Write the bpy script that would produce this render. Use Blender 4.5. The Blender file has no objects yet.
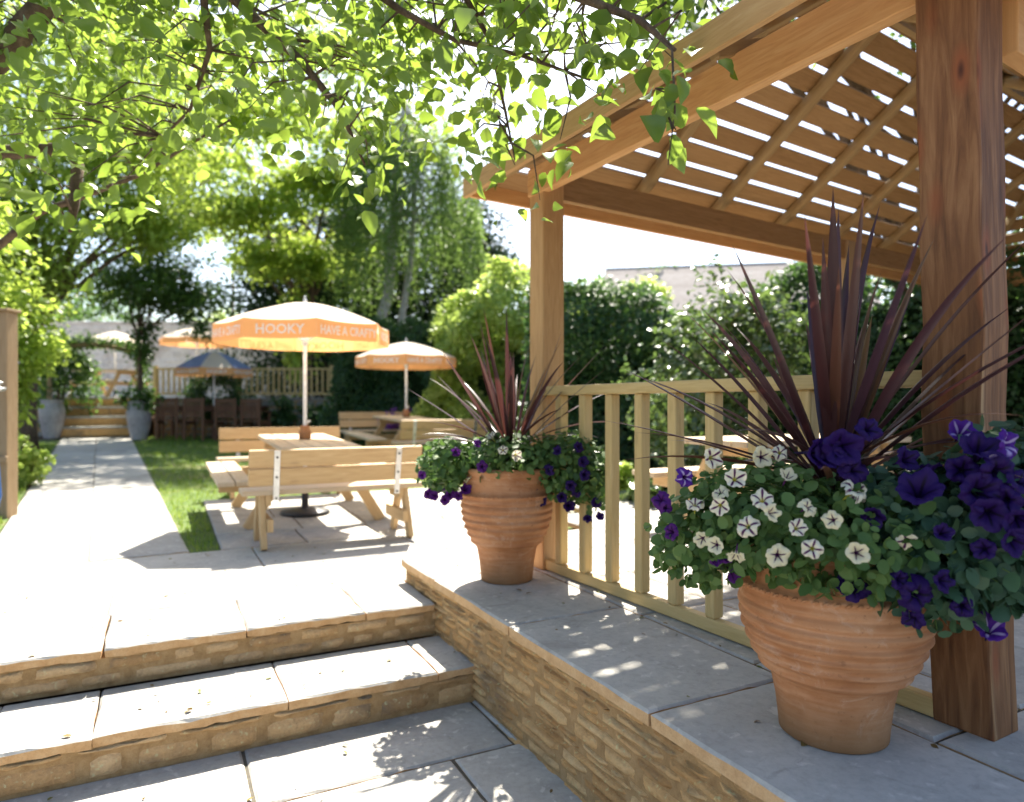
import bpy, math, random
import numpy as np
from mathutils import Vector, Matrix

random.seed(7)
RNG = np.random.default_rng(11)
S = bpy.context.scene
COL = S.collection
R = math.radians

# ------------------------------------------------------------------ camera, sky, sun, exposure
EYE = 1.15
F = 690.0
cam = bpy.data.cameras.new('camera'); camo = bpy.data.objects.new('camera', cam); COL.objects.link(camo)
camo.location = (0, 0, EYE); camo.rotation_euler = (R(90), 0, 0)
cam.sensor_width = 36; cam.lens = F / 1024 * 36; cam.shift_y = 4 / 1024
cam.clip_start = 0.05; cam.clip_end = 800
cam.dof.use_dof = True; cam.dof.focus_distance = 2.35; cam.dof.aperture_fstop = 1.7
S.camera = camo
SUN_EL = R(53); SUN_AZ = math.atan2(0.07, 1.0)      # azimuth measured from +Y towards +X
w = bpy.data.worlds.new('World'); S.world = w; w.use_nodes = True
wn = w.node_tree.nodes; wl = w.node_tree.links
sky = wn.new('ShaderNodeTexSky'); sky.sky_type = 'NISHITA'; sky.sun_disc = False
sky.sun_elevation = SUN_EL; sky.sun_rotation = SUN_AZ; sky.air_density = 1.0; sky.dust_density = 2.0; sky.ozone_density = 1.0
wl.new(sky.outputs[0], wn['Background'].inputs[0]); wn['Background'].inputs[1].default_value = 0.085
sl = bpy.data.lights.new('sun', 'SUN'); sl.energy = 5.0; sl.angle = R(0.55); sl.color = (1.0, 0.94, 0.82)
so = bpy.data.objects.new('sun', sl); COL.objects.link(so)
sd = Vector((math.sin(SUN_AZ) * math.cos(SUN_EL), math.cos(SUN_AZ) * math.cos(SUN_EL), math.sin(SUN_EL)))
so.rotation_euler = (-sd).to_track_quat('-Z', 'Y').to_euler(); so.location = (3, 6, 12)
S.view_settings.view_transform = 'Standard'; S.view_settings.look = 'None'
S.view_settings.gamma = 1; S.view_settings.exposure = 1.96
S.cycles.max_bounces = 8; S.cycles.diffuse_bounces = 4; S.cycles.transparent_max_bounces = 4
S.cycles.transmission_bounces = 6; S.cycles.sample_clamp_indirect = 6

# ------------------------------------------------------------------ helpers: places
def P(px, py, z):
    y = F * (EYE - z) / (py - 405); return ((px - 512) / F * y, y, z)
def PD(px, py, d): return ((px - 512) / F * d, d, EYE - (py - 405) / F * d)
def ang(a): a = R(a); return Vector((-math.sin(a), math.cos(a), 0)), Vector((math.cos(a), math.sin(a), 0))
dW, rW = ang(27.0)            # wall, steps and table frame: away, right
dR, rR = ang(30.8)            # path and balustrade frame
UP = Vector((0, 0, 1))
def gz(x, y):
    s = x * dR.x + y * dR.y
    return 0.034 * max(0.0, s - 6.2)
def wnoise(x, y, z=0.0):
    return (math.sin(x * 1.7 + 1.3 * math.sin(y * 1.1 + z)) + math.sin(y * 2.3 + 1.7 * math.sin(z * 1.9 + x * .7)) + math.sin(z * 2.9 + 1.1 * math.sin(x * 1.3 + y))) / 3

# ------------------------------------------------------------------ helpers: materials
def mat(name):
    m = bpy.data.materials.new(name); m.use_nodes = True
    nt = m.node_tree; return m, nt.nodes, nt.links, nt.nodes['Principled BSDF']
def ramp(n, l, src, stops):
    r = n.new('ShaderNodeValToRGB'); e = r.color_ramp.elements
    while len(e) < len(stops): e.new(0.5)
    for el, (p, c) in zip(e, stops): el.position = p; el.color = (*c, 1)
    l.new(src, r.inputs[0]); return r.outputs[0]
def noise(n, l, vec, scale, detail=4, rough=.6, dist=0.0):
    t = n.new('ShaderNodeTexNoise'); t.inputs['Scale'].default_value = scale; t.inputs['Detail'].default_value = detail
    t.inputs['Roughness'].default_value = rough; t.inputs['Distortion'].default_value = dist
    if vec is not None: l.new(vec, t.inputs['Vector'])
    return t.outputs['Fac']
def mixc(n, l, fac, a, b, mode='MIX'):
    m = n.new('ShaderNodeMix'); m.data_type = 'RGBA'; m.blend_type = mode
    for i, v in ((0, fac), (6, a), (7, b)):
        if isinstance(v, (int, float)): m.inputs[i].default_value = v
        elif isinstance(v, tuple): m.inputs[i].default_value = (*v, 1)
        else: l.new(v, m.inputs[i])
    return m.outputs[2]
def math_(n, l, op, a, b=0.0):
    m = n.new('ShaderNodeMath'); m.operation = op
    for i, v in ((0, a), (1, b)):
        if isinstance(v, (int, float)): m.inputs[i].default_value = v
        else: l.new(v, m.inputs[i])
    return m.outputs[0]
def bump(n, l, bs, h, strength=.4, dist=.01):
    b = n.new('ShaderNodeBump'); b.inputs['Strength'].default_value = strength; b.inputs['Distance'].default_value = dist
    l.new(h, b.inputs['Height']); l.new(b.outputs[0], bs.inputs['Normal'])
def coord(n, which='Object'):
    return n.new('ShaderNodeTexCoord').outputs[which]
def island(n): return n.new('ShaderNodeNewGeometry').outputs['Random Per Island']

def wood(name, dark, mid, light, rough=.6, weather=None):
    m, n, l, b = mat(name)
    mp = n.new('ShaderNodeMapping'); mp.inputs['Scale'].default_value = (1.1, 13, 1); l.new(coord(n, 'UV'), mp.inputs[0])
    g = noise(n, l, mp.outputs[0], 3.2, 7, .62, 1.4)
    c = ramp(n, l, g, [(.28, dark), (.5, mid), (.72, light)])
    mp2 = n.new('ShaderNodeMapping'); mp2.inputs['Scale'].default_value = (1.6, 5.5, 1); l.new(coord(n, 'UV'), mp2.inputs[0])
    v = n.new('ShaderNodeTexVoronoi'); v.inputs['Scale'].default_value = 1.5; l.new(mp2.outputs[0], v.inputs['Vector'])
    kn = ramp(n, l, v.outputs['Distance'], [(.03, (1, 1, 1)), (.14, (0, 0, 0))])
    c = mixc(n, l, math_(n, l, 'MULTIPLY', kn, .55), c, tuple(x * .35 for x in dark))
    big = noise(n, l, coord(n), 1.7, 3)
    c = mixc(n, l, ramp(n, l, big, [(.35, (0, 0, 0)), (.75, (.5, .5, .5))]), c, weather or mid)
    c = mixc(n, l, .35, c, ramp(n, l, island(n), [(0, dark), (.5, mid), (1, light)]))
    l.new(c, b.inputs['Base Color']); b.inputs['Roughness'].default_value = rough; b.inputs['Specular IOR Level'].default_value = .3
    bump(n, l, b, g, .35, .004); return m

def cedar():
    m, n, l, b = mat('red_cedar'); uv = coord(n, 'UV')
    mp = n.new('ShaderNodeMapping'); mp.inputs['Scale'].default_value = (.9, 9, 1); l.new(uv, mp.inputs[0])
    g = noise(n, l, mp.outputs[0], 3.0, 7, .6, .8)
    c = ramp(n, l, g, [(.25, (.075, .027, .010)), (.5, (.20, .085, .032)), (.76, (.33, .165, .070))])
    mp3 = n.new('ShaderNodeMapping'); mp3.inputs['Scale'].default_value = (.55, 5, 1); mp3.inputs['Location'].default_value = (.3, 1.7, 0); l.new(uv, mp3.inputs[0])
    sap = noise(n, l, mp3.outputs[0], 1.6, 3, .5, .8)
    c = mixc(n, l, ramp(n, l, sap, [(.58, (0, 0, 0)), (.68, (.6, .6, .6))]), c, ramp(n, l, g, [(.3, (.36, .20, .09)), (.7, (.56, .38, .20))]))
    mp2 = n.new('ShaderNodeMapping'); mp2.inputs['Scale'].default_value = (2.0, 5.0, 1); l.new(uv, mp2.inputs[0])
    v = n.new('ShaderNodeTexVoronoi'); v.inputs['Scale'].default_value = 1.7; v.inputs['Randomness'].default_value = 1; l.new(mp2.outputs[0], v.inputs['Vector'])
    c = mixc(n, l, ramp(n, l, v.outputs['Distance'], [(.14, (.8, .8, .8)), (.34, (0, 0, 0))]), c, (.26, .075, .025))
    c = mixc(n, l, ramp(n, l, v.outputs['Distance'], [(.06, (.9, .9, .9)), (.14, (0, 0, 0))]), c, (.05, .015, .008))
    l.new(c, b.inputs['Base Color']); b.inputs['Roughness'].default_value = .62; b.inputs['Specular IOR Level'].default_value = .3
    bump(n, l, b, g, .5, .006); return m

def stone(name, cols, scale=9, bmp=.5, per=.5, rough=.85, dirt=None, bdist=.008):
    m, n, l, b = mat(name); o = coord(n)
    a = noise(n, l, o, scale, 8, .65)
    c = ramp(n, l, a, [(.25, cols[0]), (.5, cols[1]), (.75, cols[2])])
    c = mixc(n, l, per, c, ramp(n, l, island(n), [(0, cols[0]), (.3, cols[1]), (.65, cols[2]), (1, cols[1])]))
    if dirt:
        d = noise(n, l, o, scale * .22, 5, .7, .6)
        c = mixc(n, l, ramp(n, l, d, [(.52, (0, 0, 0)), (.68, (.8, .8, .8))]), c, dirt)
    fine = noise(n, l, o, scale * 9, 5, .7)
    c = mixc(n, l, ramp(n, l, fine, [(.3, (.28, .28, .28)), (.55, (0, 0, 0))]), c, tuple(x * .55 for x in cols[0]))
    if dirt:
        sp = noise(n, l, o, scale * 4.5, 4, .6, .5); c = mixc(n, l, ramp(n, l, sp, [(.60, (0, 0, 0)), (.67, (.55, .55, .55))]), c, tuple(min(.62, x * 1.25) for x in cols[2]))
        sp2 = noise(n, l, o, scale * 1.3, 6, .75, 1.0); c = mixc(n, l, ramp(n, l, sp2, [(.56, (0, 0, 0)), (.70, (.5, .5, .5))]), c, tuple(x * .6 for x in cols[0]))
    l.new(c, b.inputs['Base Color']); b.inputs['Roughness'].default_value = rough; b.inputs['Specular IOR Level'].default_value = .25
    bump(n, l, b, mixc(n, l, .4, a, fine), bmp, bdist); return m

def leafmat(name, cols, trans, tmix=.45, rough=.45, spec=.4):
    m, n, l, b = mat(name)
    c = ramp(n, l, island(n), [(0, cols[0]), (.5, cols[1]), (1, cols[2])])
    l.new(c, b.inputs['Base Color']); b.inputs['Roughness'].default_value = rough; b.inputs['Specular IOR Level'].default_value = spec
    if tmix > 0:
        t = n.new('ShaderNodeBsdfTranslucent')
        l.new(mixc(n, l, .55, c, trans), t.inputs[0])
        mx = n.new('ShaderNodeMixShader'); mx.inputs[0].default_value = tmix
        l.new(b.outputs[0], mx.inputs[1]); l.new(t.outputs[0], mx.inputs[2])
        l.new(mx.outputs[0], n['Material Output'].inputs[0])
    return m
def plain(name, col, rough=.6, metal=0.0, var=.15, scale=20, spec=.4):
    m, n, l, b = mat(name)
    c = mixc(n, l, ramp(n, l, noise(n, l, coord(n), scale, 5), [(.3, (0, 0, 0)), (.7, (1, 1, 1))]), tuple(x * (1 - var) for x in col), tuple(min(1, x * (1 + var)) for x in col))
    l.new(c, b.inputs['Base Color']); b.inputs['Roughness'].default_value = rough; b.inputs['Metallic'].default_value = metal
    b.inputs['Specular IOR Level'].default_value = spec; return m
def cloth(name, col, tr=.5):
    m, n, l, b = mat(name)
    c = mixc(n, l, ramp(n, l, noise(n, l, coord(n), 6, 4), [(.3, (0, 0, 0)), (.7, (1, 1, 1))]), tuple(x * .93 for x in col), col)
    l.new(c, b.inputs['Base Color']); b.inputs['Roughness'].default_value = .8; b.inputs['Specular IOR Level'].default_value = .15
    t = n.new('ShaderNodeBsdfTranslucent'); l.new(c, t.inputs[0])
    mx = n.new('ShaderNodeMixShader'); mx.inputs[0].default_value = tr
    l.new(b.outputs[0], mx.inputs[1]); l.new(t.outputs[0], mx.inputs[2]); l.new(mx.outputs[0], n['Material Output'].inputs[0]); return m

M = {}
M['beam'] = wood('fresh_oak', (.47, .225, .08), (.65, .36, .145), (.76, .49, .24), .6)
M['post'] = wood('pale_post', (.34, .18, .07), (.52, .30, .125), (.63, .42, .21), .6)
M['bigpost'] = cedar()
M['roof'] = wood('roof_board', (.18, .095, .036), (.31, .18, .075), (.42, .26, .12), .7)
M['rafter'] = wood('rafter_wood', (.22, .14, .06), (.33, .22, .10), (.42, .30, .15), .7)
M['rail'] = wood('rail_pine', (.42, .28, .10), (.56, .40, .17), (.66, .50, .25), .6)
M['picnic'] = wood('picnic_pine', (.40, .245, .11), (.56, .38, .19), (.67, .49, .28), .6)
M['tabletop'] = wood('weathered_pine', (.40, .28, .17), (.54, .42, .28), (.64, .53, .39), .7)
M['teak'] = wood('dark_teak', (.075, .032, .018), (.14, .065, .035), (.21, .105, .058), .5)
M['oldwood'] = wood('fence_wood', (.22, .145, .075), (.36, .25, .14), (.47, .35, .22), .75)
M['slab'] = stone('riven_slab', [(.31, .295, .27), (.41, .388, .35), (.49, .465, .42)], 4, .5, .4, .8, (.235, .225, .205))
M['slabedge'] = stone('slab_edge', [(.40, .22, .09), (.56, .345, .165), (.66, .46, .26)], 16, .8, .25, .9)  # split-stone tan with warm bounce light painted into the colour
M['walls'] = stone('rubble_stone', [(.34, .175, .065), (.60, .345, .135), (.70, .49, .25)], 9, 1.0, .6, .9, (.22, .15, .09), .022)
M['riser'] = stone('riser_stone', [(.33, .185, .08), (.55, .34, .155), (.68, .48, .27)], 9, 1.0, .55, .9, (.19, .145, .10), .022)
M['mortar'] = stone('mortar', [(.24, .14, .06), (.38, .235, .105), (.48, .32, .16)], 20, .8, 0, .95, None, .01)
M['joint'] = stone('joint_dirt', [(.06, .055, .045), (.10, .09, .07), (.15, .13, .10)], 20, .5, 0, .95)
M['joint_pale'] = stone('joint_pale', [(.16, .14, .11), (.24, .21, .17), (.32, .28, .23)], 20, .5, 0, .95)
M['soil'] = stone('soil', [(.035, .025, .018), (.07, .05, .035), (.11, .08, .055)], 14, .8, 0, .95)
M['lawn'] = stone('lawn_base', [(.05, .09, .02), (.09, .14, .035), (.14, .17, .05)], 6, .8, 0, .95, (.20, .17, .08))
M['grey_stone'] = stone('grey_stone', [(.16, .15, .13), (.25, .235, .21), (.34, .32, .28)], 7, .9, .5, .9, (.12, .11, .09), .02)
M['pale_wall'] = stone('pale_wall', [(.50, .45, .42), (.66, .61, .58), (.76, .71, .68)], 4, .9, .5, .9, (.42, .35, .30), .02)
M['roof_tile'] = stone('roof_tile', [(.22, .19, .17), (.30, .27, .25), (.38, .35, .33)], 5, .7, .4, 1.0)
M['urn'] = stone('glazed_urn', [(.26, .24, .25), (.36, .34, .35), (.46, .43, .43)], 4, .2, 0, .4, (.11, .09, .09))
M['steel'] = plain('galvanised', (.55, .56, .57), .35, .85, .15, 30)
M['whitem'] = plain('white_metal', (.80, .80, .80), .35)
M['blackm'] = plain('black_iron', (.025, .025, .028), .45)
M['hose'] = plain('blue_hose', (.03, .13, .42), .35)
M['whitep'] = plain('white_paint', (.60, .60, .56), .5)
M['bark'] = stone('bark', [(.06, .04, .028), (.13, .09, .06), (.22, .16, .11)], 18, 1.0, 0, .95, None, .02)
M['birchbark'] = stone('birch_bark', [(.22, .20, .18), (.42, .40, .37), (.55, .53, .50)], 8, .8, 0, .9)
M['twig'] = plain('twig', (.11, .06, .035), .8)
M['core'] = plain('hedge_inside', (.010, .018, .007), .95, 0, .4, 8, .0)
M['L_near'] = leafmat('near_leaf', [(.03, .08, .012), (.085, .165, .025), (.17, .26, .055)], (.44, .60, .07), .5, .3, .6)
M['L_bright'] = leafmat('bright_leaf', [(.14, .23, .03), (.21, .32, .045), (.30, .42, .08)], (.70, .84, .14), .6, .45, .4)
M['L_birch'] = leafmat('birch_leaf', [(.06, .12, .03), (.10, .18, .045), (.15, .23, .06)], (.34, .50, .10), .5, .5, .35)
M['L_yew'] = leafmat('yew_leaf', [(.010, .030, .012), (.018, .045, .018), (.03, .06, .022)], (.06, .12, .03), .25, .6, .25)
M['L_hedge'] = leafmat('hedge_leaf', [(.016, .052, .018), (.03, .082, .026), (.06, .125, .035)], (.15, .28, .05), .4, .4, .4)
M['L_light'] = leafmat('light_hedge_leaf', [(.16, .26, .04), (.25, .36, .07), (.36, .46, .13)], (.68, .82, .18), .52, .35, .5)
M['L_gloss'] = leafmat('glossy_leaf', [(.045, .085, .03), (.08, .13, .045), (.15, .19, .07)], (.20, .32, .06), .3, .22, .8)
M['L_dark'] = leafmat('dark_shrub_leaf', [(.02, .06, .015), (.04, .10, .022), (.09, .17, .04)], (.22, .38, .06), .45, .4, .4)
M['L_pet'] = leafmat('petunia_leaf', [(.05, .105, .030), (.08, .15, .040), (.13, .21, .055)], (.16, .30, .05), .3, .55, .3)
M['L_petb'] = leafmat('blue_green_leaf', [(.030, .075, .045), (.045, .10, .055), (.07, .135, .065)], (.10, .22, .07), .25, .5, .35)
M['L_lav'] = leafmat('purple_blossom', [(.12, .03, .22), (.17, .05, .30), (.22, .07, .38)], (.25, .08, .42), .4, .6, .2)
M['grass'] = leafmat('grass_blade', [(.08, .16, .02), (.13, .23, .03), (.22, .28, .06)], (.42, .55, .08), .4, .6, .2)
M['cloth_white'] = cloth('white_canvas', (.88, .79, .68), .5)
M['cloth_orange'] = cloth('orange_canvas', (.90, .47, .20), .38)
M['cloth_blue'] = cloth('blue_canvas', (.30, .40, .70), .55)
M['letter'] = cloth('white_lettering', (.96, .95, .93), .25)

def cordmat():
    m, n, l, b = mat('cordyline_leaf')
    c = ramp(n, l, island(n), [(0, (.032, .012, .018)), (.4, (.058, .020, .020)), (.7, (.042, .022, .038)), (.92, (.11, .045, .024)), (.97, (.28, .165, .08))])
    l.new(c, b.inputs['Base Color']); b.inputs['Roughness'].default_value = .32; b.inputs['Specular IOR Level'].default_value = .55
    t = n.new('ShaderNodeBsdfTranslucent'); l.new(mixc(n, l, .5, c, (.15, .045, .03)), t.inputs[0])
    mx = n.new('ShaderNodeMixShader'); mx.inputs[0].default_value = .22
    l.new(b.outputs[0], mx.inputs[1]); l.new(t.outputs[0], mx.inputs[2]); l.new(mx.outputs[0], n['Material Output'].inputs[0])
    return m
M['cord'] = cordmat()
def terracotta():
    m, n, l, b = mat('terracotta'); o = coord(n)
    a = noise(n, l, o, 5, 6)
    c = ramp(n, l, a, [(.3, (.31, .122, .048)), (.5, (.41, .18, .076)), (.75, (.50, .26, .13))])
    mp = n.new('ShaderNodeMapping'); mp.inputs['Scale'].default_value = (3, 3, 26); l.new(o, mp.inputs[0])
    s = noise(n, l, mp.outputs[0], 2, 4)
    c = mixc(n, l, ramp(n, l, s, [(.45, (0, 0, 0)), (.75, (.4, .4, .4))]), c, (.60, .36, .21))
    lime = noise(n, l, o, 9, 7, .7, 1.2); c = mixc(n, l, ramp(n, l, lime, [(.56, (0, 0, 0)), (.72, (.4, .4, .4))]), c, (.66, .50, .37))
    spl = noise(n, l, o, 45, 4, .7); c = mixc(n, l, ramp(n, l, spl, [(.30, (.6, .6, .6)), (.40, (0, 0, 0))]), c, (.22, .10, .045))
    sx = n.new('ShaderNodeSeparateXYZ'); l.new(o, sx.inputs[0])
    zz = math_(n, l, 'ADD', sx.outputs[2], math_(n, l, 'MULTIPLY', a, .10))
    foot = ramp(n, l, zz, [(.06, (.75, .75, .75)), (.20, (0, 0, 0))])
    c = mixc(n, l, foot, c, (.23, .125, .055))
    l.new(c, b.inputs['Base Color']); b.inputs['Roughness'].default_value = .8; b.inputs['Specular IOR Level'].default_value = .25
    bump(n, l, b, noise(n, l, o, 60, 5), .3, .003); return m
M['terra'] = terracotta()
def petal(name, edge, vein, throat, kv):
    m, n, l, b = mat(name); o = coord(n)
    sx = n.new('ShaderNodeSeparateXYZ'); l.new(o, sx.inputs[0])
    th = math_(n, l, 'ARCTAN2', sx.outputs[1], sx.outputs[0])
    c5 = math_(n, l, 'COSINE', math_(n, l, 'MULTIPLY', th, 5.0))
    r = math_(n, l, 'POWER', math_(n, l, 'ADD', math_(n, l, 'POWER', sx.outputs[0], 2.0), math_(n, l, 'POWER', sx.outputs[1], 2.0)), .5)
    rn = math_(n, l, 'DIVIDE', r, .034)
    v = math_(n, l, 'SUBTRACT', math_(n, l, 'MULTIPLY', c5, kv), rn)      # star that narrows to the rim
    v = math_(n, l, 'ADD', v, math_(n, l, 'MULTIPLY', noise(n, l, o, 90, 3), .25))
    f = ramp(n, l, v, [(-.0 + .02, (0, 0, 0)), (.3, (1, 1, 1))])
    c = mixc(n, l, f, edge, vein)
    c = mixc(n, l, ramp(n, l, rn, [(.12, (1, 1, 1)), (.26, (0, 0, 0))]), c, throat)
    l.new(c, b.inputs['Base Color']); b.inputs['Roughness'].default_value = .6; b.inputs['Specular IOR Level'].default_value = .2
    t = n.new('ShaderNodeBsdfTranslucent'); l.new(c, t.inputs[0])
    mx = n.new('ShaderNodeMixShader'); mx.inputs[0].default_value = .3
    l.new(b.outputs[0], mx.inputs[1]); l.new(t.outputs[0], mx.inputs[2]); l.new(mx.outputs[0], n['Material Output'].inputs[0]); return m
M['petal_white'] = petal('white_petal', (.78, .73, .56), (.10, .03, .09), (.45, .42, .05), 1.0)
M['petal_cream'] = petal('cream_petal', (.74, .68, .46), (.07, .02, .08), (.12, .03, .12), .62)
M['petal_purple'] = petal('purple_petal', (.022, .006, .085), (.007, .002, .02), (.01, .004, .03), .7)
M['petal_magenta'] = petal('magenta_petal', (.085, .014, .15), (.025, .005, .05), (.03, .006, .05), .7)
M['petal_striped'] = petal('violet_striped_petal', (.075, .016, .23), (.42, .34, .58), (.03, .006, .05), .9)

# ------------------------------------------------------------------ helpers: meshes and objects
class MB:
    def __init__(s): s.v = []; s.f = []; s.uv = []; s.mi = []; s.sm = []
    def face(s, idx, uv=None, mi=0, sm=False):
        s.f.append(idx); s.uv.append(uv or [(s.v[i][0], s.v[i][1]) for i in idx]); s.mi.append(mi); s.sm.append(sm)
    def obox(s, c, ax, ay, az, hx, hy, hz, mi=0):
        """box; ax is the grain direction"""
        c = Vector(c); b = len(s.v); o = random.random() * 20, random.random() * 20
        for k in (-1, 1):
            for j in (-1, 1):
                for i in (-1, 1): s.v.append(tuple(c + ax * (i * hx) + ay * (j * hy) + az * (k * hz)))
        def co(i): return ((-hx, hx)[i & 1], (-hy, hy)[(i >> 1) & 1], (-hz, hz)[(i >> 2) & 1])
        for q, (u, vv) in (((0, 2, 3, 1), (0, 1)), ((4, 5, 7, 6), (0, 1)), ((0, 1, 5, 4), (0, 2)), ((2, 6, 7, 3), (0, 2)), ((0, 4, 6, 2), (2, 1)), ((1, 3, 7, 5), (2, 1))):
            sc = (.12 if u == 2 else 1)
            s.face([b + i for i in q], [(co(i)[u] * sc + o[0], co(i)[vv] + o[1] + q[0] * .37) for i in q], mi)
    def beam(s, p, q, w_, h, up=UP, mi=0):
        p = Vector(p); q = Vector(q); ax = (q - p).normalized(); ay = up.cross(ax)
        if ay.length < 1e-4: ay = Vector((1, 0, 0)).cross(ax)
        ay.normalize(); az = ax.cross(ay)
        s.obox((p + q) / 2, ax, ay, az, (q - p).length / 2, w_ / 2, h / 2, mi)
    def box(s, x0, x1, y0, y1, z0, z1, grain='x'):
        X, Y, Z = Vector((1, 0, 0)), Vector((0, 1, 0)), UP
        c = ((x0 + x1) / 2, (y0 + y1) / 2, (z0 + z1) / 2); a, b_, d = abs(x1 - x0) / 2, abs(y1 - y0) / 2, abs(z1 - z0) / 2
        if grain == 'x': s.obox(c, X, Y, Z, a, b_, d)
        elif grain == 'y': s.obox(c, Y, -X, Z, b_, a, d)
        else: s.obox(c, Z, X, Y, d, a, b_)
    def tube(s, pts, rad, n=8, cap=True, mi=0):
        pts = [Vector(p) for p in pts]; b = len(s.v)
        if isinstance(rad, (int, float)): rad = [rad] * len(pts)
        L = 0; ref = None
        for i, p in enumerate(pts):
            t = (pts[min(i + 1, len(pts) - 1)] - pts[max(i - 1, 0)]).normalized()
            if ref is None: ref = t.orthogonal().normalized()
            ref = (ref - t * ref.dot(t)).normalized(); bt = t.cross(ref)
            for k in range(n):
                a = 2 * math.pi * k / n
                s.v.append(tuple(p + (ref * math.cos(a) + bt * math.sin(a)) * rad[i]))
        for i in range(len(pts) - 1):
            for k in range(n):
                k2 = (k + 1) % n
                s.face([b + i * n + k, b + i * n + k2, b + (i + 1) * n + k2, b + (i + 1) * n + k], [(i * .2, k / n), (i * .2, k / n + .1), (i * .2 + .2, k / n + .1), (i * .2 + .2, k / n)], mi, True)
        if cap:
            s.face([b + k for k in range(n)][::-1], None, mi); s.face([b + (len(pts) - 1) * n + k for k in range(n)], None, mi)
    def lathe(s, prof, n=48, c=(0, 0, 0), closed=False):
        b = len(s.v)
        for r_, z in prof:
            for k in range(n):
                a = 2 * math.pi * k / n; s.v.append((c[0] + r_ * math.cos(a), c[1] + r_ * math.sin(a), c[2] + z))
        for i in range(len(prof) - 1):
            for k in range(n):
                k2 = (k + 1) % n; s.face([b + i * n + k, b + i * n + k2, b + (i + 1) * n + k2, b + (i + 1) * n + k], None, 0, True)
        s.face([b + k for k in range(n)][::-1]); s.face([b + (len(prof) - 1) * n + k for k in range(n)])
    def build(s, name, mats, parent=None, bevel=0.0, loc=None):
        me = bpy.data.meshes.new(name); me.from_pydata(s.v, [], s.f)
        uv = me.uv_layers.new(name='UVMap'); flat = [c for f in s.uv for q in f for c in q]
        uv.data.foreach_set('uv', flat)
        me.polygons.foreach_set('use_smooth', s.sm)
        mats = mats if isinstance(mats, (list, tuple)) else [mats]
        for m in mats: me.materials.append(m)
        if len(mats) > 1: me.polygons.foreach_set('material_index', s.mi)
        me.update()
        return link(name, me, parent, bevel)
def link(name, me, parent=None, bevel=0.0):
    o = bpy.data.objects.new(name, me); COL.objects.link(o)
    if parent is not None: o.parent = parent
    if bevel:
        b = o.modifiers.new('bevel', 'BEVEL'); b.width = bevel; b.segments = 2; b.limit_method = 'ANGLE'; b.angle_limit = R(50)
        b.harden_normals = False
    return o
def tag(o, label=None, cat=None, group=None, kind=None):
    if label: o['label'] = label
    if cat: o['category'] = cat
    if group: o['group'] = group
    if kind: o['kind'] = kind
    return o
def empty(name, loc=(0, 0, 0), rz=0.0):
    o = bpy.data.objects.new(name, None); COL.objects.link(o); o.location = loc; o.rotation_euler = (0, 0, rz); o.empty_display_size = .1; return o
def copy_tree(o, parent=None):
    c = o.copy(); COL.objects.link(c)
    if parent is not None: c.parent = parent
    for ch in [x for x in COL.objects if x.parent == o]: copy_tree(ch, c)
    return c

# ---- leaves in bulk
T_FAR = (np.array([(0, 0, 0), (-.30, .45, .07), (.30, .45, .07), (0, 1, 0)], float), [(0, 2, 3), (0, 3, 1)])
T_MID = (np.array([(0, 0, 0), (-.26, .28, .07), (.26, .28, .07), (-.27, .62, .06), (.27, .62, .06), (0, 1, -.06), (0, .28, 0), (0, .62, -.01)], float),
         [(0, 2, 6), (0, 6, 1), (6, 2, 4, 7), (1, 6, 7, 3), (7, 4, 5), (3, 7, 5)])
T_NEAR = (np.array([(0, 0, 0), (0, .15, 0), (0, .42, -.01), (0, .72, -.06), (0, 1.06, -.20), (-.22, .11, .07), (-.35, .36, .13), (-.24, .70, .06), (.22, .13, .05), (.34, .40, .09), (.25, .69, .0)], float),
          [(0, 1, 5), (0, 8, 1), (1, 2, 6, 5), (1, 8, 9, 2), (2, 3, 7, 6), (2, 9, 10, 3), (3, 4, 7), (3, 10, 4)])
T_ROUND = (np.array([(0, 0, 0), (-.25, .12, .04), (.25, .12, .04), (-.40, .45, .06), (.40, .45, .06), (-.27, .82, .03), (.27, .82, .03), (0, 1, -.04), (0, .45, 0)], float),
           [(0, 8, 3, 1), (0, 2, 4, 8), (8, 7, 5, 3), (8, 4, 6, 7)])
def unit(a): return a / np.maximum(1e-9, np.linalg.norm(a, axis=1, keepdims=True))
def leaf_mesh(name, Pts, Nrm, Dir, size, tmpl, m, parent=None, sizevar=.35):
    Pts = np.asarray(Pts, float); n = len(Pts)
    Nrm = unit(np.asarray(Nrm, float)); Dir = np.asarray(Dir, float)
    D = unit(Dir - Nrm * (Dir * Nrm).sum(1, keepdims=True) + RNG.normal(0, 1e-3, (n, 3)))
    X = np.cross(D, Nrm)
    sz = (size * (1 + sizevar * RNG.uniform(-1, 1, n)))[:, None]
    tv, tf = tmpl; k = len(tv)
    V = np.empty((n, k, 3))
    for i, (a, b, c) in enumerate(tv): V[:, i] = Pts + sz * (X * a + D * b + Nrm * c)
    loops = [i for f in tf for i in f]; tot = [len(f) for f in tf]; nl = len(loops)
    me = bpy.data.meshes.new(name)
    me.vertices.add(n * k); me.vertices.foreach_set('co', V.reshape(-1))
    me.loops.add(n * nl); me.loops.foreach_set('vertex_index', (np.arange(n)[:, None] * k + np.array(loops)[None]).reshape(-1).astype(np.int32))
    st = np.concatenate([[0], np.cumsum(tot)[:-1]])
    me.polygons.add(n * len(tf)); me.polygons.foreach_set('loop_start', (np.arange(n)[:, None] * nl + st[None]).reshape(-1).astype(np.int32))
    me.polygons.foreach_set('loop_total', np.tile(tot, n).astype(np.int32))
    me.update(calc_edges=True); me.materials.append(m)
    return link(name, me, parent)
def rnd(n): return RNG.normal(0, 1, (n, 3))
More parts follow.
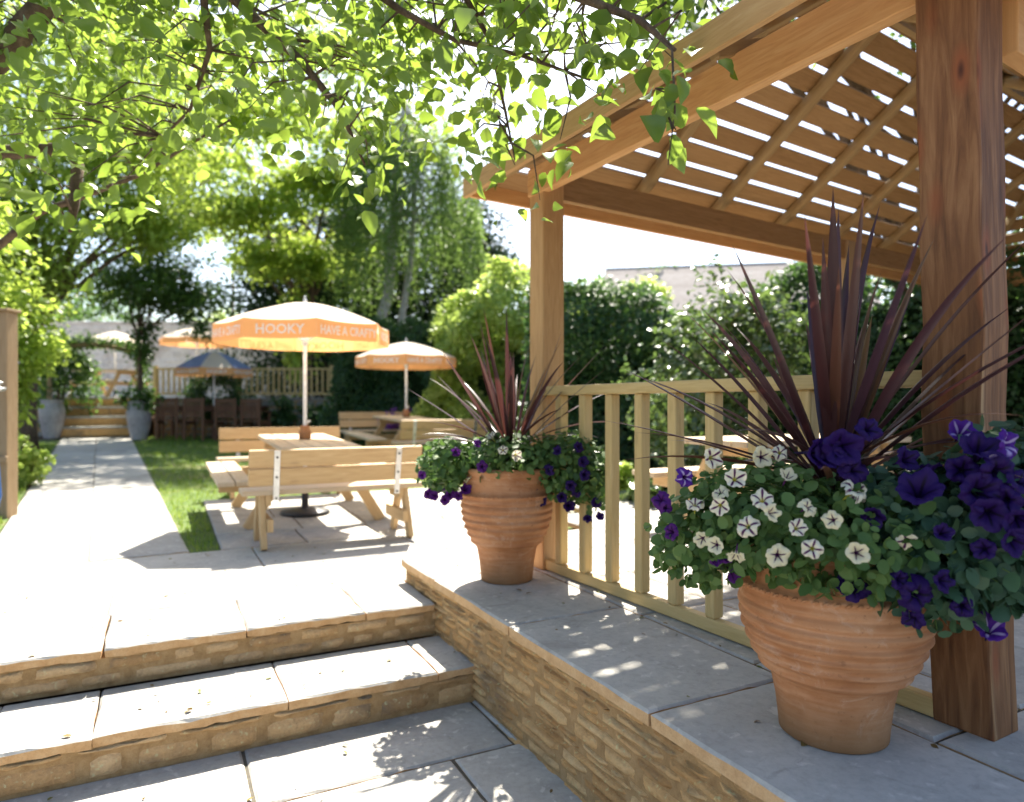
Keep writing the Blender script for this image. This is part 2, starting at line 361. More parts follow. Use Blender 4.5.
def blob_points(n, c, rad, hollow=.5, clump=60, cr=.22, bottom=-1.0):
    """points in clumps through an ellipsoid, more towards its surface; also outward normals"""
    d = unit(rnd(clump)); rr = RNG.uniform(hollow, 1.0, clump)[:, None] ** .7
    cc = d * rr * np.array(rad) * (1 + .18 * RNG.normal(0, 1, (clump, 1)))
    cc = cc[d[:, 2] > bottom]
    i = RNG.integers(0, len(cc), n)
    p = cc[i] + rnd(n) * np.array(rad) * cr * .6
    nr = unit(p / np.array(rad) ** 2 + 1e-6)
    return p + np.array(c), nr

# ------------------------------------------------------------------ setting: ground and paving
NOSE = Vector(P(427.7, 604, 0)); NOSE.z = 0
def WP(u, v, z=0): p = NOSE + rW * u + dW * v; return (p.x, p.y, z)
def uv_of(x, y): q = Vector((x, y, 0)) - NOSE; return q.dot(rW), q.dot(dW)
gm = MB(); N = 90; xs = [-45 + i for i in range(N + 1)]; ys = [-12 + i * .75 for i in range(N + 1)]
xs = sorted(set([-400, -150] + [x * 1.0 for x in range(-45, 46)] + [150, 400])); ys = sorted(set([-60, -20] + [-12 + i * .75 for i in range(100)] + [120, 700]))
for y in ys:
    for x in xs:
        u, v = uv_of(x, y)
        z = -.50 if (v < -.05 and u < .9) or (v < .3 and v > -.5 and u < .8) or v < -2.9 else gz(x, min(y, 40)) - .10
        if v < 1.3: z = min(z, -.5)
        gm.v.append((x, y, z))
nx = len(xs)
for j in range(len(ys) - 1):
    for i in range(nx - 1): gm.face([j * nx + i, j * nx + i + 1, (j + 1) * nx + i + 1, (j + 1) * nx + i], None, 0, True)
tag(gm.build('ground', M['soil']), kind='structure')

def slab(mb, O, u, v, u0, u1, v0, v1, zf, th=.05, jit=.004, seg=.07, rough_front=True):
    """one riven slab; material 0 top, 1 edges"""
    O = Vector(O)
    nu = max(2, int((u1 - u0) / seg)); nv = max(2, int((v1 - v0) / (seg * 2)))
    ring = []
    for i in range(nu): ring.append((u0 + (u1 - u0) * i / nu, v0))
    for i in range(nv): ring.append((u1, v0 + (v1 - v0) * i / nv))
    for i in range(nu): ring.append((u1 - (u1 - u0) * i / nu, v1))
    for i in range(nv): ring.append((u0, v1 - (v1 - v0) * i / nv))
    b = len(mb.v); n = len(ring); j1 = []
    ph = random.random() * 90
    for i_, (a, c) in enumerate(ring):
        w1 = wnoise(a * 7 + ph, c * 7, ph); w2 = wnoise(a * 23 + ph, c * 23, ph * 2); j1.append((jit * (.9 * w1 + .8 * w2), jit * (.9 * wnoise(c * 7 + ph, a * 7, 3) + .8 * wnoise(a * 23, c * 21 + ph, 5))))
    for inset, dz, jj in ((0.010, 0, .4), (0.0, -.008, 1), (0.002, -th, 1.4)):
        for (a, c), (ja, jc) in zip(ring, j1):
            aa = min(max(a, u0 + inset), u1 - inset) + ja * jj; cc = min(max(c, v0 + inset), v1 - inset) + jc * jj
            p = O + u * aa + v * cc; mb.v.append((p.x, p.y, zf(p.x, p.y) + dz + (random.gauss(0, jit * .5) if dz else 0)))
    mb.face([b + i for i in range(n)], None, 0)
    for k in range(2):
        for i in range(n):
            i2 = (i + 1) % n; mb.face([b + k * n + i, b + (k + 1) * n + i, b + (k + 1) * n + i2, b + k * n + i2], None, 1 if k else 0)
def paving(name, O, u, v, rows, zf, th=.05, gap=.014, jit=.003, back=True, joint='joint'):
    """rows: list of (v0, v1, [u breaks])"""
    mb = MB()
    for v0, v1, us in rows:
        for a, c in zip(us[:-1], us[1:]): 
            dz = random.gauss(0, .0012)
            slab(mb, O, u, v, a + gap / 2, c - gap / 2, v0 + gap / 2, v1 - gap / 2, lambda x, y, dz=dz: zf(x, y) + dz, th, jit)
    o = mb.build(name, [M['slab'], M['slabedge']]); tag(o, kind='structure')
    if back:
        mb2 = MB(); O = Vector(O)
        for v0, v1, us in rows:
            b = len(mb2.v); nseg = 8
            for i in range(nseg + 1):
                for vv in (v0, v1):
                    p = O + u * (us[0] + (us[-1] - us[0]) * i / nseg) + v * vv; mb2.v.append((p.x, p.y, zf(p.x, p.y) - .012))
            for i in range(nseg): mb2.face([b + 2 * i, b + 2 * i + 2, b + 2 * i + 3, b + 2 * i + 1])
        tag(mb2.build(name + '_joints', M[joint], o), kind='structure')
    return o
def breaks(a, b, lo, hi):
    r_ = [a]
    while r_[-1] + hi < b: r_.append(r_[-1] + random.uniform(lo, hi))
    r_.append(b); return r_
Z0 = lambda x, y: 0.0
rows = []; vv = .62
for h in (.6, .75, .78 - .62 + .02): 
    pass
vv = .60
for h in (.80, .75): rows.append((vv, vv + h, breaks(-5.2, 1.4, 1.0, 1.5))); vv += h
paving('landing_paving', NOSE, rW, dW, rows, Z0, gap=.007, jit=.0015, joint='joint_pale')
GZ = lambda x, y: gz(x, y) + .004
rows = [(2.15 + .64 * i, 2.15 + .64 * (i + 1), breaks(-.95, 4.2, .55, .8)) for i in range(4)]
paving('patio_paving', NOSE, rW, dW, rows, GZ, jit=.003)
# path: starts at the landing, runs up the garden
rows = []; s_ = 5.05
O0 = Vector((0, 0, 0))
while s_ < 18.3:
    rows.append((s_, s_ + .9, [-.75, -.08, .60])); s_ += .9
paving('path', O0, rR, dR, rows, lambda x, y: gz(x, y) - .006 if x * dR.x + y * dR.y < 5.95 else gz(x, y) + .002, gap=.008, joint='joint_pale')

# ---- rubble masonry made of single stones
def masonry(mb, O, u, up, nrm, length, height, ch, sl, bulge=.012, gap=.012, zl=None):
    O = Vector(O); z = 0
    while z < height - .01:
        h = min(random.uniform(*ch), height - z)
        if height - z - h < ch[0] * .5: h = height - z
        x = -random.uniform(0, sl[0])
        while x < length:
            l_ = random.uniform(*sl); x0, x1 = max(0, x), min(length, x + l_); x += l_
            if x1 - x0 < .03: continue
            nu = max(3, int((x1 - x0) / .045)); nv = 4; b = len(mb.v); bu = random.uniform(.3, 1) * bulge
            tl = random.gauss(0, .12) * h; ph = random.random() * 50
            for j in range(nv + 1):
                for i in range(nu + 1):
                    fx = i / nu; fz = j / nv
                    e = min(fx, 1 - fx) * (x1 - x0); e2 = min(fz, 1 - fz) * h
                    d_ = bu * min(1, e / .02 + .0) * min(1, e2 / .016) + .004 * wnoise(fx * 6 + ph, fz * 5 + ph * 2, ph) * (e > 0) * (e2 > 0)
                    if e == 0 or e2 == 0: d_ = -.012
                    cx = gap / 2 + random.gauss(0, .003); px_ = x0 + cx + (x1 - x0 - 2 * cx) * fx
                    pz = z + gap / 2 + (h - gap) * fz + tl * (fx - .5) * (.0 if j in (0, nv) else 1) * .3 + random.gauss(0, .0025)
                    mb.v.append(tuple(O + u * px_ + up * pz + nrm * d_))
            for j in range(nv):
                for i in range(nu):
                    a = b + j * (nu + 1) + i; mb.face([a, a + 1, a + nu + 2, a + nu + 1], None, 0, True)
        z += h

# ---- steps: structure with treads and stone risers
steps = tag(empty('steps', WP(0, 0)), kind='structure')
def W_local(o): o.location = -Vector(o.parent.location); return o
T2 = Vector(P(465.8, 667.2, -.18)); u2, v2 = uv_of(T2.x, T2.y)
for k, (vn, zt, u_end, vback) in enumerate(((0.0, 0.0, .05, .60), (v2, -.18, .34, .03))):
    mb = MB(); us = [-5.2] + [x for x in (-4.1, -3.05, -2.1 + .1 * k, -1.62, -.98 + .12 * k, -.36 + .22 * k)] + [u_end]
    for a, c in zip(us[:-1], us[1:]):
        dv = random.gauss(0, .008); slab(mb, NOSE, rW, dW, a + .0025, c - .0025, vn + dv * .5, vback if k == 0 else vn + .52, lambda x, y, z=zt: z, 0.045, .0045, .05)
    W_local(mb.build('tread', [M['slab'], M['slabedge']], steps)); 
    mb = MB(); hb = .18 if k == 0 else .185
    masonry(mb, Vector(WP(-5.2, vn + .02, zt - hb)), rW, UP, -dW, 5.2 + u_end + (.1 if k == 0 else .05), hb - .045, (.045, .135), (.10, .42), .020, .009)
    W_local(mb.build('riser', M['riser'], steps))
    mb = MB(); c = Vector(WP((-5.2 + u_end) / 2, vn + .02 + .15, zt - hb / 2 - .03)); mb.obox(c, rW, dW, UP, (5.2 + u_end) / 2, .15, hb / 2 - .02)
    W_local(mb.build('mortar_bed', M['mortar'], steps))
# lower paving, where the photographer stands
rows = []; vv = v2 + .03
hs = (.50, .62, .6, .62, .6, .62, .6, .6, .6, .6, .6)
for h in hs: rows.append((vv - h, vv, breaks(-5.2 + random.uniform(0, .3), 1.05 - 0 * vv, .8, 1.2))); vv -= h
paving('lower_paving', NOSE, rW, dW, rows, lambda x, y: -.365)

# ---- raised terrace right of the steps
WC = [Vector(P(402, 557.6, .15)), Vector(P(799, 801.7, .15))]
wdir = (WC[0] - WC[1]).normalized(); wr = Vector((wdir.y, -wdir.x, 0))     # away along the wall; to the right of it
TO = Vector((WC[0].x, WC[0].y, 0))
ZT = .15
rows_t = []
# first strip next to the wall, coping slabs are parts of the wall (0.0 - 0.62 wide), then pergola floor
for a in range(7):
    rows_t.append((-.30 - a * .70 - .70 + 0.0, -.30 - a * .70, [.62 + .004, 1.1, 1.72, 2.36, 3.0, 3.65, 4.3, 5.0, 5.7, 6.3]))
rows_t.append((-.30, .35, [1.1, 1.72, 2.36, 3.0, 3.65, 4.3, 5.0, 5.7, 6.3]))
for a in range(3): rows_t.append((.35 + .7 * a, .35 + .7 * (a + 1), [1.72 + .5 * a, 2.36 + .5 * a, 3.0 + .5 * a, 3.65 + .5 * a, 4.3 + .5 * a, 5.0 + .5 * a, 5.7 + .5 * a, 6.3 + .5 * a]))
paving('terrace_paving', TO, wr, wdir, rows_t, lambda x, y: ZT)
wall = tag(empty('retaining_wall', tuple(TO)), 'low rubble stone retaining wall with flagstone coping beside the steps', 'wall')
br = [-5.4, -4.3, -3.55, -2.62, -1.69, -.62, .0]
br = [-5.6, -4.6, -3.62, -2.56, -1.56, -.62, .0]
JO = Vector((0, 0, 0))
for a, c in zip(br[:-1], br[1:]):
    mb = MB(); slab(mb, TO, wr, wdir, -.012, .615, a + .008, c - .004, lambda x, y: ZT, .05, .005, .06)
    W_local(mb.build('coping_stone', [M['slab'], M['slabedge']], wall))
mb = MB(); H = ZT - .05 + .42
masonry(mb, TO + wdir * (-5.6) + Vector((0, 0, -.42)) - wr * (-.02), wdir, UP, -wr, 5.58, H, (.020, .065), (.08, .40), .024, .007)
W_local(mb.build('masonry', M['walls'], wall))
mb = MB(); mb.obox(TO + wdir * (-2.80) + wr * .17 + Vector((0, 0, -.42 + H / 2)), wdir, wr, UP, 2.78, .148, H / 2 - .004)
mb.obox(TO + wdir * (-2.72) + wr * .60 + Vector((0, 0, -.15)), wdir, wr, UP, 2.66, .25, .22)
W_local(mb.build('mortar_bed', M['mortar'], wall))

# ------------------------------------------------------------------ pergola
A = Vector((.215, 4.27, 0)); Bc = Vector((1.452, 2.135, 0)); dP = (A - Bc).normalized(); SP = (A - Bc).length
rP = Vector((.83, .558, 0)).normalized(); nP = Vector((dP.y, -dP.x, 0))
per = tag(empty('pergola', tuple(A + Vector((0, 0, ZT)))), 'open timber pergola with a slatted hipped roof over the terrace', 'pergola')
def keep(o): o.location = -Vector(o.parent.location); return o
def post(c, wx, wy, z0, z1, m, lean=Vector((0, 0, 0)), taper=1.0):
    mb = MB(); b = 0; n = 10; X = nP; Y = dP; o = random.random() * 9
    for i in range(n + 1):
        f = i / n; cc = c + lean * f + Vector((0, 0, z0 + (z1 - z0) * f)); k = 1 + (taper - 1) * f
        jx, jy = (random.gauss(0, .004), random.gauss(0, .004)) if taper != 1 else (0, 0)
        for sx, sy in ((-1, -1), (1, -1), (1, 1), (-1, 1)):
            mb.v.append(tuple(cc + X * (sx * wx / 2 * k + jx) + Y * (sy * wy / 2 * k + jy)))
    for i in range(n):
        for k in range(4):
            k2 = (k + 1) % 4; q = [i * 4 + k, i * 4 + k2, (i + 1) * 4 + k2, (i + 1) * 4 + k]
            zz = [(z0 + (z1 - z0) * i / n), (z0 + (z1 - z0) * (i + 1) / n)]
            mb.face(q, [(zz[0] + o, k * .3), (zz[0] + o, k * .3 + .2), (zz[1] + o, k * .3 + .2), (zz[1] + o, k * .3)])
    mb.face([0, 3, 2, 1]); mb.face([n * 4 + k for k in range(4)])
    return keep(mb.build('post', m, per, .008))
post(A, .155, .155, ZT, 2.60, M['post'])
pb = post(Bc + dP * .024, .15, .178, ZT, 2.62, M['bigpost'], lean=Vector((-.055, 0, 0)), taper=1.03); pb['label'] = 'thick knotty red brown corner post'
LP = 6.0
post(A + rP * 3.32, .10, .10, ZT, 2.6, M['oldwood']); post(A + rP * LP, .155, .155, ZT, 2.6, M['post']); post(Bc + rP * LP, .155, .155, ZT, 2.6, M['post'])
BZ0, BZ1 = 2.44, 2.61
def tim(name, p, q, w_, h, m, up=UP, bevel=.005):
    mb = MB(); mb.beam(p, q, w_, h, up); return keep(mb.build(name, m, per, bevel))
zc = (BZ0 + BZ1) / 2; hz_ = BZ1 - BZ0
V3 = lambda v, z: Vector((v.x, v.y, z))
tim('beam', V3(A - nP * .06 + dP * .08, zc), V3(Bc - nP * .06 - dP * .35, zc), .06, hz_, M['beam'])
tim('beam', V3(A + rP * .05 + dP * .03, zc), V3(A + rP * LP, zc), .055, hz_, M['roof'])
tim('beam', V3(Bc + rP * .11 - dP * .03, 2.40), V3(Bc + rP * LP, 2.40), .06, .30, M['beam'])
tim('beam', V3(A + rP * LP, zc), V3(Bc + rP * LP, zc), .06, hz_, M['roof'])
OV = .37; ZE = 2.57; half = SP / 2 + OV; SL = .635
CA = A - rP * OV + dP * OV; CB = Bc - rP * OV - dP * OV; LT = LP + 2 * OV
def roofp(a, b, u, zoff=0.0):
    """point: a along rP from CA, b along -dP from CA, u = height run"""
    p = CA + rP * a - dP * b; return Vector((p.x, p.y, ZE + SL * u + zoff))
cosl = 1 / math.sqrt(1 + SL * SL)
nfar = (dP * SL + UP).normalized(); nnear = (-dP * SL + UP).normalized(); nleft = (-rP * SL + UP).normalized(); nright = (rP * SL + UP).normalized()
bo = {'far': MB(), 'near': MB(), 'left': MB(), 'right': MB()}
st = .150; uu = .07
while uu < half - .02:
    j = lambda: random.gauss(0, .004)
    for key, n_, pa, pb_ in (('far', nfar, roofp(uu, uu, uu), roofp(LT - uu, uu, uu)), ('near', nnear, roofp(uu, 2 * half - uu, uu), roofp(LT - uu, 2 * half - uu, uu)),
                             ('left', nleft, roofp(uu, uu, uu), roofp(uu, 2 * half - uu, uu)), ('right', nright, roofp(LT - uu, uu, uu), roofp(LT - uu, 2 * half - uu, uu))):
        if (pb_ - pa).length > .1: bo[key].beam(pa + UP * j(), pb_ + UP * j(), .136, .022, n_)
    uu += st
for k in bo: keep(bo[k].build('roof_slats', M['roof'], per))
RD = .075
def rafter(p, q, n_): tim('rafter', p - n_ * (RD / 2 + .012), q - n_ * (RD / 2 + .012), .085, RD, M['rafter'], n_, .022)
a_ = OV + .93
while a_ < LT - .2:
    t_ = min(half, a_, LT - a_) - .02
    rafter(roofp(a_, .04, .04), roofp(a_, t_, t_), nfar); rafter(roofp(a_, 2 * half - .04, .04), roofp(a_, 2 * half - t_, t_), nnear)
    a_ += .80
for a0, b0, a1, b1 in ((0.05, 0.05, half, half), (0.05, 2 * half - .05, half, half), (LT - .05, .05, LT - half, half), (LT - .05, 2 * half - .05, LT - half, half)):
    tim('hip_rafter', roofp(a0, b0, .05, -.06), roofp(a1, b1, half, -.06), .05, .08, M['rafter'])
tim('ridge_board', roofp(half, half, half, -.05), roofp(LT - half, half, half, -.05), .045, .13, M['rafter'])
FZ = ZE - .045; c0, c1, c2, c3 = CA, CB, CA + rP * LT, CB + rP * LT
tim('fascia', V3(c0 - rP * .015 + dP * .02, FZ), V3(c1 - rP * .015, FZ), .03, .12, M['post'])
tim('fascia', V3(c0 + dP * .005 + rP * .02, FZ), V3(c2 + dP * .005, FZ), .028, .10, M['beam'])
tim('fascia', V3(c1, FZ), V3(c3, FZ), .03, .11, M['beam']); tim('fascia', V3(c2, FZ), V3(c3, FZ), .03, .11, M['post'])
for t_ in (.75, 1.55, 2.3):
    p = A - nP * .19 - dP * t_; tim('noggin', V3(p, 2.60), V3(p + nP * .30, 2.70), .05, .06, M['rafter'])

# balustrade between the posts
bal = tag(empty('balustrade', tuple(A + Vector((0, 0, ZT)))), 'pale pine balustrade between the two pergola posts', 'balustrade')
def bt(name, p, q, w_, h, up=UP): mb = MB(); mb.beam(p, q, w_, h, up); return keep(mb.build(name, M['rail'], bal, .008))
ra = A - nP * .035 - dP * (-.02); rb = Bc + dP * .10 - nP * .045
bt('top_rail', V3(ra, 1.235), V3(rb, 1.235), .085, .055)
bt('bottom_rail', V3(ra - dP * .08, .185), V3(rb, .185), .05, .062)
nb = 8; L_ = (ra - rb).length
for i in range(nb):
    p = ra - dP * (.235 + i * .238); bt('baluster', V3(p, .216), V3(p, 1.208), .058, .058, nP)

# ------------------------------------------------------------------ pots, cordylines, petunias
def pot(name, label, loc, h, rs, rz=0):
    t = tag(empty(name, loc, rz), label, 'plant pot', 'terracotta pots on the terrace')
    prof = [(.150, 0), (.158, .006), (.160, .03), (.168, .10), (.182, .17), (.193, .19)]
    z = .20
    base = [(.206, .19), (.245, .26), (.270, .33), (.280, .39), (.280, .44)]
    def rad(zz):
        for (r0, z0), (r1, z1) in zip(base[:-1], base[1:]):
            if zz <= z1: return r0 + (r1 - r0) * (zz - z0) / (z1 - z0)
        return base[-1][0]
    while z < .435:
        prof.append((rad(z) + (.0062 - .003 * ((z - .32) / .12) ** 2) * math.sin((z - .2) / .038 * 2 * math.pi) + .0015 * math.sin(z * 310), z)); z += .005
    prof += [(.278, .44), (.276, .452), (.285, .458), (.288, .465), (.285, .472), (.272, .478), (.268, .50), (.270, .55), (.276, .57), (.290, .582), (.292, .60), (.283, .608), (.262, .606), (.256, .59), (.25, .53)]
    mb = MB(); mb.lathe([(r_ * rs, z * h / .608) for r_, z in prof], 72)
    # pressed rope marks round the shoulder
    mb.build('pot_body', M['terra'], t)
    mb = MB()
    for k in range(64):
        a = 2 * math.pi * k / 64; c = Vector((math.cos(a), math.sin(a), 0)); tg = Vector((-math.sin(a), math.cos(a), 0))
        p = c * (.288 * rs) + UP * (.465 * h / .608); q = (tg + UP * .5).normalized() * .010
        mb.tube([p - q, p, p + q], [.003, .006, .003], 6)
    mb.build('rope_band', M['terra'], t)
    mb = MB(); mb.lathe([(.0, .53 * h / .608), (.252 * rs, .53 * h / .608), (.250 * rs, .545 * h / .608), (.12, .56 * h / .608)], 32); mb.build('soil', M['soil'], t)
    return t
P2 = Vector((.985, 2.12, ZT)); P1 = Vector((-.03, 3.97, ZT))
pot('terracotta_pot', 'big ribbed terracotta pot at the foot of the thick red brown post', P2, .60, .98)
pot('terracotta_pot', 'smaller ribbed terracotta pot near the slim pergola post and top step', P1, .65, .94, .7)

def cordyline(label, loc, specs, sc=1.0):
    t = tag(empty('cordyline', loc), label, 'plant', 'burgundy cordylines in the terracotta pots')
    mb = MB(); n = 9
    for az, el, L, wd, droop in specs:
        L *= sc; wd *= sc
        dirh = Vector((math.cos(az), math.sin(az), 0)); p = dirh * .02 + UP * random.uniform(0, .10) * sc; e = el; b = len(mb.v)
        side = Vector((-math.sin(az), math.cos(az), 0)); tw = random.gauss(0, .25)
        for i in range(n + 1):
            f = i / n; d_ = dirh * math.cos(e) + UP * math.sin(e); nr_ = -dirh * math.sin(e) + UP * math.cos(e)
            sd_ = (side * math.cos(tw) + nr_ * math.sin(tw)); n2 = d_.cross(sd_)
            wv = wd * (.35 + 1.0 * f if f < .45 else .80 * (1 - (f - .45) / .55) ** .8 + .0) if f < 1 else .0006
            wv = wd * (min(1, .45 + 1.5 * f) * (1 - f ** 3.2) + .012)
            mb.v += [tuple(p - sd_ * wv / 2 - n2 * wv * .22), tuple(p), tuple(p + sd_ * wv / 2 - n2 * wv * .22)]
            p = p + d_ * (L / n); e -= droop / n * (.4 + 1.4 * f)
        for i in range(n):
            a = b + i * 3
            mb.face([a, a + 1, a + 4, a + 3], None, 0, True); mb.face([a + 1, a + 2, a + 5, a + 4], None, 0, True)
    mb.build('leaves', M['cord'], t)
    mb = MB(); mb.tube([(0, 0, -.16 * sc), (0.004, 0, 0), (0, 0, .12 * sc)], [.03 * sc, .028 * sc, .012], 8); mb.build('stem', M['bark'], t)
    return t
def cspecs(nu, nm, nl, L, wd, seed):
    rr = random.Random(seed); o = []
    for i in range(nu): o.append((rr.uniform(0, 2 * math.pi), R(rr.uniform(62, 88)), L * rr.uniform(.62, 1.05), wd * rr.uniform(.75, 1.15), R(rr.uniform(-4, 24))))
    for i in range(nm): o.append((2 * math.pi * (i + rr.uniform(-.4, .4)) / nm, R(rr.uniform(34, 62)), L * rr.uniform(.75, 1.05), wd * rr.uniform(.65, .95), R(rr.uniform(2, 30))))
    for i in range(nl): o.append((2 * math.pi * (i + rr.uniform(-.4, .4)) / nl, R(rr.uniform(5, 32)), L * rr.uniform(.6, .95), wd * rr.uniform(.35, .6), R(rr.uniform(10, 50))))
    return o
cordyline('tall burgundy cordyline with stiff pointed leaves in the big front pot', tuple(P2 + Vector((0, 0, .72))), cspecs(17, 26, 18, .84, .042, 3))
cordyline('burgundy cordyline rising from the pot by the slim pergola post', tuple(P1 + Vector((.02, 0, .68))), cspecs(19, 17, 15, .80, .034, 8))

def flower_mesh(name, r_, m, cup=0.0, ph=0.6, ruf=1.0):
    mb = MB(); n = 40; rings = [(0, -.030), (.10, -.026), (.22, -.010), (.34, -.002), (.6, .004), (.85, .003), (1.0, -.003)]
    for k, (f, z) in enumerate(rings):
        for i in range(n):
            a = 2 * math.pi * i / n; lobe = (1 - .15 * abs(math.sin(2.5 * a)) ** 5 + .05 * math.sin(2 * a + ph) + .025 * math.sin(11 * a + ph * 3)) if f > .5 else 1
            rr = r_ * f * (lobe if f > .5 else 1) if k else .003
            zz = z * r_ / .034 + (.0050 * math.sin(5 * a + ph) + .0028 * math.sin(13 * a + ph) + .003 * math.sin(3 * a + ph * 2)) * ruf * f * f * r_ / .034 + cup * f * f * r_
            mb.v.append((rr * math.cos(a), rr * math.sin(a), zz))
    for k in range(len(rings) - 1):
        for i in range(n):
            i2 = (i + 1) % n; mb.face([k * n + i, k * n + i2, (k + 1) * n + i2, (k + 1) * n + i], None, 0, True)
    b = len(mb.v)   # calyx tube behind
    mb.tube([(0, 0, -.03 * r_ / .034), (0, 0, -.055 * r_ / .034)], [.004, .002], 6)
    me = bpy.data.meshes.new(name); me.from_pydata(mb.v, [], mb.f); me.polygons.foreach_set('use_smooth', mb.sm); me.materials.append(m); return me
FM = {k: [flower_mesh('flower_' + k, .034, M['petal_' + k], c, p, r_) for c, p, r_ in ((0, .6, 1.2), (.35, 2.1, 1.5), (-.22, 4.0, 1.8), (.6, 1.2, 1.0))] for k in ('white', 'purple', 'magenta', 'striped', 'cream')}
def petunias(name, label, loc, leafpts, leafn, leafm, lsize, flowers, drop):
    t = tag(empty(name, loc), label, 'flowering plant', 'petunias spilling from the terracotta pots')
    loc = Vector(loc); lp = np.array(leafpts) - np.array(loc); n = len(lp)
    nr = np.array(leafn) * .7 + rnd(n) * .5 + np.array([0, -.15, .35])
    leaf_mesh('foliage', lp, nr, rnd(n) + np.array([0, 0, -.4]) + np.array(leafn) * .7, lsize, T_ROUND, leafm, t, .4)
    mb = MB()
    for i in range(0, n, 14):
        q = Vector(lp[i]); o = Vector((random.gauss(0, .05), random.gauss(0, .05), -.02)) + drop
        mid = (o + q) / 2 + UP * .07; mb.tube([o, mid, q], [.0035, .003, .0018], 5, False)
    mb.build('stems', M['L_pet'], t)
    for kind, p, nr_, sc in flowers:
        me = random.choice(FM['cream' if kind == 'white' and random.random() < .5 else kind]); o = bpy.data.objects.new('flower', me); COL.objects.link(o); o.parent = t
        o.location = Vector(p) - loc; d_ = Vector(nr_).normalized()
        o.rotation_euler = d_.to_track_quat('Z', 'Y').to_euler(); o.rotation_euler.rotate_axis('Z', random.uniform(0, 6)); o.scale = (sc, sc, sc * random.uniform(.7, 1.1))
    return t
def cloud(n, ells):
    """leaf points on and in a set of ellipsoids (centre, radii, weight)"""
    pts = []; ns = []; ww = sum(e[2] for e in ells)
    for c, rad, wt in ells:
        k = int(n * wt / ww); d_ = unit(rnd(k)); rr = RNG.uniform(.62, 1.06, (k, 1))
        pts.append(np.array(c) + d_ * rr * np.array(rad)); ns.append(unit(d_ / np.array(rad)))
    return np.concatenate(pts), np.concatenate(ns)
def surf(px, py, ells, fall):
    """where the sight line through a pixel meets the foliage"""
    o = np.array([0, 0, EYE]); d_ = np.array([(px - 512) / F, 1, -(py - 405) / F]); best = None
    for c, rad, wt in ells:
        q = (o - np.array(c)) / np.array(rad); e = d_ / np.array(rad)
        a = e @ e; b = q @ e; cc = q @ q - 1; disc = b * b - a * cc
        if disc > 0:
            t_ = (-b - math.sqrt(disc)) / a
            if best is None or t_ < best[0]: p = o + d_ * t_; best = (t_, p, (p - np.array(c)) / np.array(rad) ** 2)
    if best is None: p = np.array(PD(px, py, fall)); return p, np.array((0, -1, .1))
    return best[1] - d_ * .03, best[2]
def mkfl(lst, ells, fall, sc):
    out = []
    for kind, px, py, *s_ in lst:
        p, n_ = surf(px, py, ells, fall); n_ = n_ / np.linalg.norm(n_) * .7 + np.array((0, -.6, .15)) + RNG.normal(0, .36, 3)
        out.append((kind, p, n_, (s_[0] if s_ else 1) * sc * random.uniform(.8, 1.12)))
    return out
zr = ZT + .62
eL = [((P2.x - .24, P2.y - .10, zr + .05), (.24, .26, .17), 1.0), ((P2.x - .05, P2.y - .26, zr + .02), (.26, .16, .15), .8), ((P2.x - .02, P2.y + .2, zr + .03), (.28, .18, .12), .5), ((P2.x - .40, P2.y - .02, zr - .02), (.16, .16, .14), .5)]
pts, ns = cloud(3000, eL)
fl = [(k, *q) for k, q in [('white', q) for q in ((712, 458), (735, 479), (787, 477), (762, 499), (771, 513), (747, 526), (809, 507), (797, 528), (812, 549), (778, 556), (695, 504), (720, 492), (702, 539), (736, 555), (855, 490), (857, 553), (720, 506), (762, 457), (780, 452), (832, 520, .8), (716, 545), )]]
fl += [('striped', 686, 478, 1.1), ('magenta', 660, 499, .9), ('magenta', 671, 532), ('magenta', 721, 562, 1.2), ('magenta', 733, 572, 1.1), ('magenta', 665, 508, .8)]
petunias('white_petunia', 'white petunia with dark veined throats trailing over the left of the big pot', tuple(P2 + Vector((-.14, -.08, .60))), pts, ns, M['L_pet'], .034, mkfl(fl, eL, 1.95, .86), Vector((.05, 0, 0)))
eR = [((P2.x + .27, P2.y - .20, zr + .03), (.24, .20, .22), 1.0), ((P2.x + .13, P2.y - .30, zr - .02), (.17, .10, .19), .6), ((1.28, 1.80, .86), (.16, .14, .24), .9), ((1.36, 1.85, .95), (.12, .12, .14), .5), ((P2.x + .10, P2.y - .24, zr + .10), (.18, .14, .12), .5)]
pts, ns = cloud(3200, eR)
fl = [('purple', *q) for q in ((813, 453, 1.3), (840, 447, 1.4), (853, 470, 1.3), (846, 445, 1.2), (856, 470, 1.2), (906, 460, 1.3), (919, 492, 1.5), (979, 452, 1.4), (999, 473, 1.4), (989, 513, 1.5), (979, 492, 1.4), (1020, 481, 1.2), (1018, 520, 1.1), (872, 515, 1), (942, 533, .9), (984, 549, .9), (853, 585, 1.4), (918, 596, 1.5), (913, 620, 1.2), (942, 581, 1), (963, 607, 1), (869, 429, 1), (1005, 500, 1.3), (825, 458, 1.2), (930, 470, 1.1), (962, 470, 1.1), (1012, 540, 1), (900, 580, 1))]
fl += [('striped', 961, 434, 1.1), ('striped', 1008, 444, 1.1), ('striped', 989, 630, 1.1), ('white', 907, 541, 1), ('white', 855, 492, .9), ('white', 859, 552, 1)]
petunias('purple_petunia', 'deep purple petunia at the right of the big pot, before the thick post', tuple(P2 + Vector((.16, -.12, .60))), pts, ns, M['L_petb'], .042, mkfl(fl, eR, 1.8, .95), Vector((-.04, 0, 0)))
zr1 = ZT + .66
